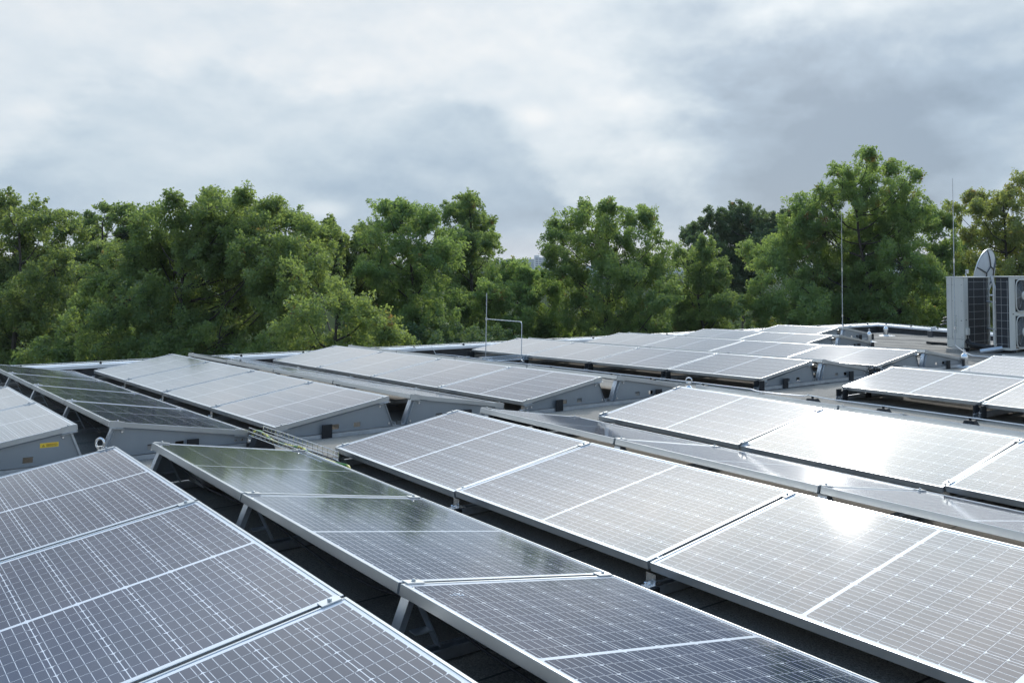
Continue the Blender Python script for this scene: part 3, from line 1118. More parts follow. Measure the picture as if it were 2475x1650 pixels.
# clips and wire on the parapet coping
cp = thing('coping_wire', 'thin lightning wire held by clips along the white coping', 'wire', tuple(CORNER + Vector((0, 0, CAPZ))))
b = MB()
pts = []
for k in range(29):
    p = CORNER + PD1 * (0.12 + k * 0.9) + PN1 * 0.10 + Vector((0, 0, CAPZ + 0.022 + (0.003 if k % 2 else -0.002)))
    pts.append(p - cp.location)
b.tube(pts, 0.004, 5)
pts = [CORNER + PD2 * (0.12 + k * 0.9) + PN2 * 0.10 + Vector((0, 0, CAPZ + 0.022)) - cp.location for k in range(12)]
b.tube(pts, 0.004, 5)
b.obj('wire', M_GALV, cp)
cb = MB()
cb.box((-0.012, -0.022, -0.018), (0.012, 0.022, 0.008))
cb.box((-0.006, -0.010, 0.008), (0.006, 0.010, 0.026))
ME_CLIP = cb.mesh('clip', M_RUBBER)
for k in range(24):
    p = CORNER + PD1 * (0.6 + k * 0.95) + PN1 * 0.14 + Vector((0, 0, CAPZ))
    inst('clip', ME_CLIP, cp, p - cp.location, (0, 0, math.atan2(PN1.y, PN1.x) + R(90)))
for k in range(7):
    p = CORNER + PD2 * (0.5 + k * 0.95) + PN2 * 0.14 + Vector((0, 0, CAPZ))
    inst('clip', ME_CLIP, cp, p - cp.location, (0, 0, math.atan2(PN2.y, PN2.x) + R(90)))

# short rod with a bent cross arm
foot = on_y(1174, 864, 6.98)
top = on_y(1176, 708.5, 6.98)
leg = on_y(1260, 872, 6.98)
arm = on_y(1259.5, 777.5, 6.98)
t = thing('lightning_rod', 'short lightning rod with a bent side arm between the left and far blocks', 'lightning rod', (foot.x, foot.y, roofz(foot.x, foot.y)))
o0 = t.location
b = MB()
z1 = arm.z
b.tube([(0, 0, 0.03), (0, 0, top.z - o0.z)], 0.008, 8)
b.obj('rod', M_GALV, t, smooth=True)
dxl = leg.x - foot.x
b = MB()
hz = z1 - o0.z
pth = [(0, 0, hz)] + [(dxl - 0.05, 0, hz)] + [(dxl - 0.05 + 0.05 * math.sin(a), 0, hz - 0.05 * (1 - math.cos(a))) for a in (0.4, 0.8, 1.2, 1.57)] + [(dxl, 0, 0.10), (dxl + 0.03, 0, 0.08), (dxl + 0.10, -0.01, 0.075)]
b.tube(pth, 0.007, 8)
b.obj('side_arm', M_GALV, t, smooth=True)
b = MB()
b.lathe([(0.02, hz - 0.02), (0.02, hz + 0.02)], 8)
b.obj('cross_clamp', M_STEEL, t)
b = MB()
b.lathe([(0.13, 0), (0.12, 0.06), (0.03, 0.07)], 16)
b.obj('foot', M_CONC, t)


def mast(base, top_z, label, top_xy=None, collar=0.25):
    t_ = thing('lightning_rod', label, 'lightning rod', base)
    h = top_z - base[2]
    tx = (top_xy[0] - base[0], top_xy[1] - base[1]) if top_xy else (0, 0)
    b_ = MB()
    b_.tube([(0, 0, 0.05), (tx[0] * .5, tx[1] * .5, h * 0.52)], 0.0095, 8)
    b_.tube([(tx[0] * .5, tx[1] * .5, h * 0.52), (tx[0], tx[1], h)], [0.0085, 0.0055], 8)
    b_.obj('rod', M_GALV, t_, smooth=True)
    b_ = MB()
    b_.lathe([(0.016, h * 0.51), (0.016, h * 0.535)], 8, (tx[0] * .5, tx[1] * .5, 0))
    b_.lathe([(0.022, collar), (0.022, collar + 0.05)], 8)
    b_.obj('collar', M_STEEL, t_)
    b_ = MB()
    b_.lathe([(0.17, 0), (0.16, 0.07), (0.05, 0.085)], 18)
    b_.obj('foot', M_CONC, t_)
    return t_


P = Vector((-8.0, 16.9, 0))
P = on_y(2036.3, 800, 17.6)
P.z = roofz(P.x, P.y)
T = on_y(2034.8, 512, 17.6)
mast((P.x, P.y, P.z), T.z, 'tall lightning rod behind the hindmost solar ridge by the parapet', collar=0.42)
P = on_roof(2309, 851)
T = on_y(2305, 431, P.y)
mast((P.x, P.y, P.z), T.z, 'tallest lightning rod in front of the left air conditioner', collar=0.42)
# white wire from that rod to the right
b = MB()
pp = [Vector((P.x, P.y, P.z + 0.13)), on_z(2325, 846, 0.06), on_z(2345, 857, 0.03), on_z(2362, 860, 0.02), on_z(2400, 863, 0.01), on_z(2475, 868, 0.01)]
b.tube(smooth_path(pp), 0.007, 6)
tag(b.obj('conductor_wire', M_CAP, smooth=True), 'short white wire running from the tallest rod past the air conditioners', 'wire')


# ------------------------------------------------------------------ cable trays
def tray(A, B, wdt, hgt, label, n=24):
    A, B = Vector(A), Vector(B)
    t_ = thing('cable_tray', label, 'cable tray', A, (0, 0, math.atan2(B.y - A.y, B.x - A.x)))
    ln = (B - A).length
    b_ = MB()
    rw = 0.0028
    for y, z in ((-wdt / 2, hgt), (-wdt / 2, hgt * 0.5), (-wdt / 2, 0), (0, 0), (wdt / 2, 0), (wdt / 2, hgt * 0.5), (wdt / 2, hgt)):
        b_.tube([(0, y, z), (ln, y, z)], rw, 5)
    for k in range(n + 1):
        x = ln * k / n
        b_.tube([(x, -wdt / 2, hgt), (x, -wdt / 2, 0), (x, wdt / 2, 0), (x, wdt / 2, hgt)], rw, 5)
    b_.obj('wire_mesh', M_STEEL, t_)
    return t_


A = on_z(619, 1040, 0.13)
B = on_z(790, 1106, 0.13)
B.y = A.y + 0.02
tray((A.x, A.y, 0.10), (B.x, B.y, 0.10), 0.11, 0.06, 'wire cable tray with yellow green cable in the crossing walkway', 16)
b = MB()
cpth = [(A.x + 0.02, A.y - 0.03, 0.09), (A.x + 0.005, A.y - 0.02, 0.12), (A.x + 0.05, A.y, 0.135), (A.x + 0.18, A.y + 0.01, 0.122), (A.x + 0.45, A.y - 0.02, 0.112),
        (A.x + 0.75, A.y + 0.01, 0.112), (A.x + 0.95, A.y + 0.0, 0.134), (A.x + 1.12, A.y - 0.01, 0.118), (B.x + 0.08, B.y - 0.02, 0.113), (B.x + 0.22, B.y + 0.03, 0.10), (B.x + 0.26, B.y + 0.02, 0.04), (B.x + 0.30, B.y, 0.02)]
b.tube(smooth_path(cpth), 0.008, 8)
tag(b.obj('earth_cable', M_YG, smooth=True), 'yellow and green earth cable lying in the wire cable tray', 'cable')
b = MB()
for off in (-0.035, 0.0, 0.03):
    b.tube(smooth_path([(A.x - 0.3, A.y + off, 0.05), (A.x, A.y + off, 0.108), (A.x + 0.6, A.y + off * 0.7, 0.108), (B.x, B.y + off, 0.108), (B.x + 0.4, B.y + off * 2, 0.04)]), 0.0045, 6)
tag(b.obj('black_cables', M_RUBBER, smooth=True), 'bundle of thin black cables lying in the wire cable tray', 'cable')
hb = MB()
vs = []
for z, s_ in ((0, 0.09), (0.095, 0.055)):
    vs += [(-0.06, -s_, z), (0.06, -s_, z), (0.06, s_, z), (-0.06, s_, z)]
hb.add(vs, [(0, 3, 2, 1), (4, 5, 6, 7), (0, 1, 5, 4), (1, 2, 6, 5), (2, 3, 7, 6), (3, 0, 4, 7)])
ME_TRAYFOOT = hb.mesh('tray_support', M_RUBBER, 0.004)
for k, lb in ((0.13, 'black rubber support under the far end of the yellow cable tray'), (1.2, 'black rubber support under the near end of the yellow cable tray')):
    o = inst('tray_support', ME_TRAYFOOT, None, (A.x + k, A.y, roofz(A.x + k, A.y)), (0, 0, R(0)))
    tag(o, lb, 'tray support', 'rubber supports of the cable tray')
A2 = on_z(1163, 868, 0.0)
B2 = on_z(1287, 862, 0.0)
tray((A2.x, A2.y, -0.03), (B2.x, B2.y, -0.03), 0.10, 0.06, 'empty wire cable tray crossing beside the bent lightning rod', 14)
A3 = on_z(2095, 897, 0.03)
B3 = on_z(2150, 889, 0.03)
tray((A3.x, A3.y, 0.02), (B3.x, B3.y, 0.02), 0.14, 0.06, 'wire cable tray at the walkway end between two far ridges', 8)

# ------------------------------------------------------------------ air conditioners
HZ = -0.04


def guard(b_, x0, x1, z0, z1, nh, nv, fn, r_=0.0027):
    for k in range(nh):
        z = z0 + (z1 - z0) * (k + 0.5) / nh
        b_.tube([fn(x0, z), fn(x1, z)], r_, 5)
    for k in range(nv):
        x = x0 + (x1 - x0) * (k + 0.5) / nv
        b_.tube([fn(x, z0 + 0.01), fn(x, z1 - 0.01)], r_, 5)


def hvac_left():
    # near corner at X=-2.80, Y=14.48 ; depth .36 in -X, length .93 in +Y ; rear coil faces +X
    x1, y0, D, LN, H = -2.80, 14.48, 0.365, 0.93, 1.355
    t_ = thing('air_conditioner', 'left tall cream air conditioner turned with its coil side to the right', 'air conditioner', (x1, y0, HZ), group='air conditioners on the roof')
    b_ = MB()
    b_.box((-D, 0, 0.03), (-0.012, 0.155, H - 0.022))                    # service end
    b_.box((-D, 0.1552, 0.03), (-D + 0.02, LN, H - 0.022))                # front sheet
    b_.box((-D + 0.021, LN - 0.02, 0.03), (-0.03, LN, H - 0.022))           # far end
    b_.box((-D + 0.021, 0.156, 0.03), (-0.02, LN - 0.021, 0.06))
    b_.box((-0.012, 0.006, 0.16), (0.0, 0.150, H - 0.022))                   # corner panel
    b_.obj('casing', M_HVAC, t_, bevel=0.006)
    b_ = MB()
    b_.box((-D - 0.008, -0.008, H - 0.0218), (0.008, LN + 0.008, H))
    b_.obj('lid', M_HVAC, t_, bevel=0.005)
    b_ = MB()
    b_.box((-0.06, 0.157, 0.062), (-0.022, LN - 0.085, H - 0.023))
    b_.obj('coil', M_COIL, t_)
    b_ = MB()
    b_.box((-0.024, LN - 0.032, 0.03), (0.001, LN + 0.002, H - 0.022))
    b_.obj('corner_post', M_HVAC, t_, bevel=0.003)
    b_ = MB()
    guard(b_, 0.16, LN - 0.03, 0.07, H - 0.03, 9, 2, lambda y, z: (0.004, y, z))
    b_.obj('coil_guard', M_WIREG, t_)
    for k in range(9):
        z = 0.07 + (H - 0.10) * (k + 0.5) / 9
        q_ = MB()
        q_.box((-0.075, LN - 0.075, z - 0.009), (-0.005, LN - 0.06, z + 0.009))
        q_.obj('guard_clip', M_HVAC, t_)
    # seams, screws, small plate, electric box
    b_ = MB()
    b_.box((-0.255, -0.0015, 0.2), (-0.250, 0.0005, H - 0.03))
    b_.box((-D + 0.002, -0.0015, 0.195), (-0.014, 0.0005, 0.199))
    b_.box((-0.072, -0.0022, 0.53), (-0.048, 0.0005, 0.545))
    b_.box((0.0, 0.05, 0.54), (0.0018, 0.085, 0.56))
    for z in (0.06, 0.18, 0.23, 0.9, 1.2):
        for x in (-0.33, -0.24, -0.05):
            b_.box((x - 0.005, -0.003, z - 0.005), (x + 0.005, 0.0004, z + 0.005))
    b_.obj('seam', M_GRILLE, t_)
    b_ = MB()
    b_.box((0.0002, 0.02, 0.27), (0.05, 0.115, 0.40))
    b_.obj('electric_box', M_HVAC, t_, bevel=0.008)
    b_ = MB()
    b_.tube(smooth_path([(0.03, 0.06, 0.272), (0.03, 0.055, 0.2), (0.02, 0.05, 0.12), (0.02, 0.06, 0.05)]), 0.012, 8)
    b_.obj('box_cable', M_RUBBER, t_, smooth=True)
    # faded upright lettering on the end panel
    cu = bpy.data.curves.new('lettering', 'FONT')
    cu.body = 'DAIKIN'
    cu.size = 0.098
    cu.extrude = 0.0008
    cu.space_character = 1.05
    tmp = bpy.data.objects.new('lettering_tmp', cu)
    COL.objects.link(tmp)
    bpy.context.view_layer.update()
    me = bpy.data.meshes.new_from_object(tmp)
    bpy.data.objects.remove(tmp)
    me.materials.clear()
    me.materials.append(M_EMBOSS)
    o_ = inst('lettering', me, t_)
    # upright, reading from the bottom up, facing -Y
    o_.matrix_local = Matrix.Translation((-0.150, -0.002, 0.30)) @ Matrix(((0, -1, 0, 0), (0, 0, -1, 0), (1, 0, 0, 0), (0, 0, 0, 1)))
    for y in (0.12, 0.78):
        b_ = MB()
        b_.box((-D - 0.02, y - 0.04, -0.03), (0.02, y + 0.04, 0.0298))
        b_.obj('foot_bar', M_RUBBER, t_)


def fan_unit():
    x1, y0, D, LN, H = -1.98, 14.64, 0.33, 0.94, 1.37
    t_ = thing('air_conditioner', 'right tall cream air conditioner with two round fans, cut by the picture edge', 'air conditioner', (x1, y0, HZ), group='air conditioners on the roof')
    b_ = MB()
    fz = ((0.055, 0.645), (0.72, 1.31))
    # fan face at x = 0 : sheet with square openings
    yo0, yo1 = 0.20, 0.76
    T = 0.02
    b_.box((-T, 0.0, 0.03), (0, yo0, H - 0.022))
    b_.box((-T, yo1, 0.03), (0, LN, H - 0.022))
    for z0, z1 in ((0.03, fz[0][0]), (fz[0][1], fz[1][0]), (fz[1][1], H - 0.022)):
        b_.box((-T, yo0 + .0002, z0), (0, yo1 - .0002, z1))
    b_.box((-D, LN - 0.02, 0.03), (-T - .0005, LN, H - 0.022))
    b_.box((-D, 0.0, 0.03), (-D + 0.028, 0.022, H - 0.022))
    b_.box((-D + 0.029, 0.002, 0.03), (-T - 0.001, 0.022, 0.075))
    b_.obj('casing', M_HVAC, t_, bevel=0.004)
    b_ = MB()
    b_.box((-D - 0.008, -0.008, H - 0.0218), (0.008, LN + 0.008, H))
    b_.obj('lid', M_HVAC, t_, bevel=0.005)
    b_ = MB()
    b_.box((-D + 0.06, 0.018, 0.076), (-T - 0.012, 0.05, H - 0.023))
    b_.box((-D + 0.03, 0.051, 0.06), (-D + 0.06, LN - 0.03, H - 0.023))
    b_.obj('coil', M_COIL, t_)
    b_ = MB()
    guard(b_, -D + 0.02, -T, 0.07, H - 0.03, 9, 1, lambda x, z: (x, -0.004, z))
    b_.tube([(-0.045, -0.004, 0.08), (-0.045, -0.004, H - 0.08)], 0.004, 5)
    b_.obj('coil_guard', M_WIREG, t_)
    for z0, z1 in fz:
        zc, yc = (z0 + z1) / 2, (yo0 + yo1) / 2
        q_ = MB()
        # rounded square rim
        rim = []
        for k in range(40):
            a = 2 * math.pi * k / 40
            ca, sa = math.cos(a), math.sin(a)
            n_ = 5.0
            rr_ = (abs(ca) ** n_ + abs(sa) ** n_) ** (-1 / n_)
            rim.append((0.012, yc + 0.275 * rr_ * ca, zc + 0.290 * rr_ * sa))
        rim.append(rim[0])
        q_.tube(rim, 0.012, 6, caps=False)
        fr = q_.obj('fan_rim', M_HVAC, t_, smooth=True)
        q_ = MB()
        for k in range(16):
            rr_ = 0.05 + 0.225 * k / 15
            q_.torus((0.010, yc, zc), rr_, 0.0018, Matrix.Rotation(R(90), 4, 'Z'), 36, 4)
        for k in range(8):
            a = k * math.pi / 4 + 0.2
            q_.tube([(0.013, yc, zc), (0.013, yc + 0.275 * math.cos(a), zc + 0.275 * math.sin(a))], 0.003, 4)
        q_.obj('fan_grille', M_WIREG, t_)
        q_ = MB()
        q_.lathe([(0.075, 0.0), (0.075, 0.012), (0.06, 0.018)], 20)
        o_ = q_.obj('fan_hub', M_HVAC, t_, (0.012, yc, zc), smooth=True)
        o_.rotation_euler = (0, R(90), 0)
        q_ = MB()
        for k in range(3):
            a0 = k * 2.094
            vs = []
            for i_ in range(6):
                rr_ = 0.06 + 0.19 * i_ / 5
                for da, xx in ((-0.45, -0.10), (0.45, -0.05)):
                    vs.append((xx, yc + rr_ * math.cos(a0 + da), zc + rr_ * math.sin(a0 + da)))
            q_.add(vs, [(2 * i_, 2 * i_ + 1, 2 * i_ + 3, 2 * i_ + 2) for i_ in range(5)])
        q_.obj('fan_blades', M_GRILLE, t_)
        q_ = MB()
        n = 32
        vs = [(xx, yc + 0.272 * math.cos(2 * math.pi * k / n), zc + 0.272 * math.sin(2 * math.pi * k / n)) for xx in (-0.18, -0.02) for k in range(n)]
        q_.add(vs, [(k, (k + 1) % n, n + (k + 1) % n, n + k) for k in range(n)] + [tuple(range(n))])
        q_.obj('fan_shroud', M_GRILLE, t_)
    b_ = MB()
    b_.box((0.0002, 0.09, 0.675), (0.0015, 0.14, 0.692))
    b_.obj('name_plate', M_GRILLE, t_)
    for y in (0.12, 0.80):
        b_ = MB()
        b_.box((-D - 0.02, y - 0.04, -0.04), (0.02, y + 0.04, 0.0298))
        b_.obj('foot_bar', M_RUBBER, t_)


hvac_left()
fan_unit()
# black insulated pipes and the silver duct between the units
b = MB()
for k, (dx, dz_) in enumerate(((0, 0), (0.03, 0.03), (-0.03, 0.02), (0.01, -0.02))):
    b.tube(smooth_path([(-2.78 + dx, 14.55, 0.12 + dz_), (-2.72 + dx, 14.50, 0.07 + dz_), (-2.62, 14.48 + dx, 0.045 + dz_), (-2.50, 14.52 + dx, 0.03 + dz_), (-2.42, 14.55 + dx, 0.02 + dz_), (-2.30, 14.6 + dx, 0.02 + dz_)]), 0.026, 8)
tag(b.obj('insulated_pipes', M_BLACKP, smooth=True), 'bundle of black insulated pipes leaving the left air conditioner', 'pipe')
b = MB()
dpts = [on_y(2369, 850, 14.42), on_y(2412, 843.5, 14.60)]
b.tube([Vector(dpts[0]), Vector(dpts[1]) + (Vector(dpts[1]) - Vector(dpts[0])) * 0.25], 0.05, 18)
tag(b.obj('silver_duct', M_GALV, smooth=True), 'silver round duct lying between the two air conditioners', 'duct')

# flat slabs and plinth battens on the felt near the units
b = MB()
P = on_roof(2290, 838)
b.box((-0.5, -0.16, 0), (0.16, 0.10, 0.05))
tag(b.obj('dark_batten', M_RUBBER, loc=(P.x - 0.2, P.y + 0.5, P.z), bevel=0.004), 'dark flat batten lying left of the air conditioners', 'batten')


# ------------------------------------------------------------------ satellite dish
def dish():
    base = Vector((-3.02, 16.0, 0))
    base.z = roofz(base.x, base.y)
    t_ = thing('satellite_dish', 'grey satellite dish seen from behind on a mast between the air conditioners', 'satellite dish', base)
    b_ = MB()
    b_.tube([(0, 0, 0.02), (0, 0, 1.12)], 0.045, 14)
    b_.obj('mast', M_GALV, t_, smooth=True)
    b_ = MB()
    b_.box((-0.30, -0.30, 0.0), (0.30, 0.30, 0.05))
    b_.obj('foot', M_CONC, t_, bevel=0.005)
    cz = 1.40
    nrm = Vector((-0.93, -0.14, 0.20)).normalized()
    q_ = nrm.to_track_quat('Z', 'Y').to_matrix().to_4x4()
    C_ = Matrix.Translation((-0.10, 0.0, cz)) @ q_
    Rr = 0.52
    dep = 0.11
    b_ = MB()
    n = 40
    vs, fs = [], []
    rings = 7
    for sgn in (0, 1):
        for i in range(rings):
            r_ = Rr * (i + 0.4) / (rings - 0.6)
            for k in range(n):
                a = 2 * math.pi * k / n
                vs.append(C_ @ Vector((r_ * math.cos(a), r_ * math.sin(a), dep * (r_ / Rr) ** 2 - 0.006 * sgn)))
    N = rings * n
    for i in range(rings - 1):
        for k in range(n):
            k2 = (k + 1) % n
            fs.append((i * n + k, i * n + k2, (i + 1) * n + k2, (i + 1) * n + k))
            fs.append((N + i * n + k, N + (i + 1) * n + k, N + (i + 1) * n + k2, N + i * n + k2))
    fs.append(tuple(range(n)))
    fs.append(tuple(N + k for k in range(n))[::-1])
    for k in range(n):
        k2 = (k + 1) % n
        fs.append(((rings - 1) * n + k, (rings - 1) * n + k2, N + (rings - 1) * n + k2, N + (rings - 1) * n + k))
    b_.add(vs, fs)
    b_.obj('reflector', simple('pale_grey_paint', (0.55, 0.56, 0.57), 0.45, 0.0, 0.06, 4.0), t_, smooth=True)
    b_ = MB()
    b_.torus((0, 0, 0), Rr, 0.014, Matrix.Rotation(R(90), 4, 'X'), 44, 6)
    b_.v = [tuple(C_ @ (Vector(p) + Vector((0, 0, dep)))) for p in b_.v]
    b_.obj('rim', M_ALU, t_, smooth=True)
    b_ = MB()

    def dp(r_, a, off=-0.02):
        return C_ @ Vector((r_ * math.cos(a), r_ * math.sin(a), dep * (r_ / Rr) ** 2 + off))
    for k in range(6):
        a = k * math.pi / 3 + 0.3
        b_.tube([dp(0.20, a), dp(0.36, a), dp(0.51, a, -0.008)], 0.014, 4)
        b_.tube([dp(0.20, a), dp(0.20, a + math.pi / 3)], 0.014, 4)
    b_.obj('back_ribs', M_GRILLE, t_)
    b_ = MB()
    b_.tube([C_ @ Vector((0, 0, -0.03)), (0.0, 0.0, cz - 0.25), (0, 0, 1.1)], 0.03, 8)
    b_.tube([(0.0, -0.20, 1.02), (0.0, 0.2, 1.02)], 0.02, 8)
    b_.obj('bracket', M_GALV, t_)
    # feed arm on the open side
    b_ = MB()
    b_.tube([dp(0.5, -1.57, 0.0), C_ @ Vector((0, -0.30, 0.35)), C_ @ Vector((0, -0.05, 0.50))], 0.012, 6)
    b_.lathe([(0.03, 0), (0.035, 0.06), (0.03, 0.08)], 10, tuple(C_ @ Vector((0, -0.05, 0.46))))
    b_.obj('feed_arm', M_GALV, t_)


dish()
# two struts tying the air conditioners together
for z, lb in ((0.84, 'upper'), (0.33, 'lower')):
    b = MB()
    b.tube([(-2.86, 15.38, z), (-2.25, 14.72, z)], 0.018, 8)
    tag(b.obj('tie_bar', M_CAP, smooth=True), f'{lb} of two white tie bars between the air conditioners', 'bar', 'tie bars between the units')

# flood lamp clipped to the parapet, left of the air conditioners
P = on_z(2252, 797, CAPZ - 0.02)
t = thing('flood_lamp', 'small dark lamp hanging on a bracket on the right parapet', 'lamp', (P.x, P.y, CAPZ))
b = MB()
b.box((-0.06, -0.10, -0.24), (0.06, -0.03, -0.04))
b.obj('head', M_GRILLE, t, bevel=0.01)
b = MB()
b.tube([(0, -0.03, -0.1), (0, 0, 0.03), (0.10, 0.02, 0.05)], 0.02, 8)
b.lathe([(0.05, 0.0), (0.05, 0.04)], 12, (0.06, 0, 0.0))
b.obj('bracket', M_GALV, t)
# pipes end at the left back of the unit
b = MB()
for k in range(3):
    b.tube([(-3.17, 14.62 + 0.05 * k, 0.40 + 0.06 * k), (-3.28, 14.60 + 0.05 * k, 0.42 + 0.06 * k), (-3.36, 14.58 + 0.05 * k, 0.39 + 0.06 * k)], 0.016, 8)
tag(b.obj('pipe_stubs', M_GRILLE, smooth=True), 'three short pipe stubs at the left side of the left air conditioner', 'pipe')


# ------------------------------------------------------------------ high rise far away
def highrise():
    D = 1250.0
    k = D / F_PX
    P = at_depth(1290.5, 653.4, D)
    base = Vector((P.x, P.y, GZ))
    fw = Vector((FWD.x, FWD.y, 0)).normalized()
    rt = Vector((RIGHT.x, RIGHT.y, 0)).normalized()
    t_ = thing('apartment_tower', 'distant pale apartment tower with window bands, seen between two trees', 'building', base, (0, 0, math.atan2(rt.y, rt.x)))
    top = CAM.z - GZ + (653.4 - 623.5) * k
    wd = 30 * k
    b_ = MB()
    b_.box((0, 0, 0), (wd, 14, top))
    b_.box((0.0, 1, top + 0.01), (12.5 * k, 10, top + 5.2 * k))
    m = simple('pale_facade', (0.72, 0.71, 0.68), 0.8, 0, 0.05, 0.2)
    b_.obj('wall', m, t_)
    gm = simple('bluish_window_glass', (0.10, 0.14, 0.20), 0.25, 0, 0.2, 0.4)
    for r_ in range(9):
        z = top - (3.3 + 4.45 * r_) * k
        if z < 4:
            break
        for c_ in range(4):
            q_ = MB()
            x0 = (3.8 + 8.0 * c_) * k
            q_.box((x0, -0.12, z), (x0 + 6.6 * k, 0.05, z + 2.3 * k))
            o_ = q_.obj('window_band', gm, t_)


highrise()


# ------------------------------------------------------------------ trees
def leaf_mesh(name, cen, rad, n_per, size, material, seed):
    """cen: (k,3) clump centres, rad: (k,) radii; each leaf a small folded rhombus"""
    r_ = np.random.default_rng(seed)
    k = len(cen)
    cnt = np.maximum(6, (n_per * (rad / rad.mean()) ** 2).astype(int))
    idx = np.repeat(np.arange(k), cnt)
    n = len(idx)
    off = r_.normal(size=(n, 3))
    off /= np.linalg.norm(off, axis=1, keepdims=True)
    off *= (r_.random((n, 1)) ** 0.45)
    sp_ax = r_.normal(size=(k, 3)) + np.array([0, 0, 0.25])       # each clump is a spray with its own direction
    sp_ax /= np.linalg.norm(sp_ax, axis=1, keepdims=True)
    along = (off * sp_ax[idx]).sum(1, keepdims=True) * sp_ax[idx]
    stretch = r_.uniform(1.1, 1.9, k)[idx, None]
    off = (off - along) * (0.80 / np.sqrt(stretch)) + along * stretch
    P_ = cen[idx] + off * rad[idx, None]
    # leaf axes: hang outwards and a little down
    ax = off + r_.normal(size=(n, 3)) * 0.75
    ax[:, 2] -= 0.25
    ax /= np.linalg.norm(ax, axis=1, keepdims=True)
    nn = r_.normal(size=(n, 3)) * 0.9 + np.array([0, 0, 0.9])
    sd_ = np.cross(ax, nn)
    sd_ /= np.linalg.norm(sd_, axis=1, keepdims=True) + 1e-9
    up_ = np.cross(sd_, ax)
    s_ = size * r_.uniform(0.65, 1.35, (n, 1))
    v = np.empty((n, 4, 3))
    v[:, 0] = P_ - ax * s_ * 0.5
    v[:, 1] = P_ + sd_ * s_ * 0.33 + up_ * s_ * 0.10
    v[:, 2] = P_ + ax * s_ * 0.5
    v[:, 3] = P_ - sd_ * s_ * 0.33 + up_ * s_ * 0.10
    me = bpy.data.meshes.new(name)
    me.vertices.add(n * 4)
    me.vertices.foreach_set('co', v.reshape(-1).astype(np.float32))
    me.loops.add(n * 4)
    me.loops.foreach_set('vertex_index', np.arange(n * 4, dtype=np.int32))
    me.polygons.add(n)
    me.polygons.foreach_set('loop_start', np.arange(0, n * 4, 4, dtype=np.int32))
    me.polygons.foreach_set('loop_total', np.full(n, 4, dtype=np.int32))
    tone_c = r_.random(k)
    tone = np.clip(tone_c[idx] * 0.55 + r_.random(n) * 0.45, 0, 1)
    at_ = me.attributes.new('tone', 'FLOAT', 'FACE')
    at_.data.foreach_set('value', tone.astype(np.float32))
    me.materials.append(material)
    me.update(calc_edges=True)
    return me


TREES = 0
TS = 1.7            # size and distance of the wood


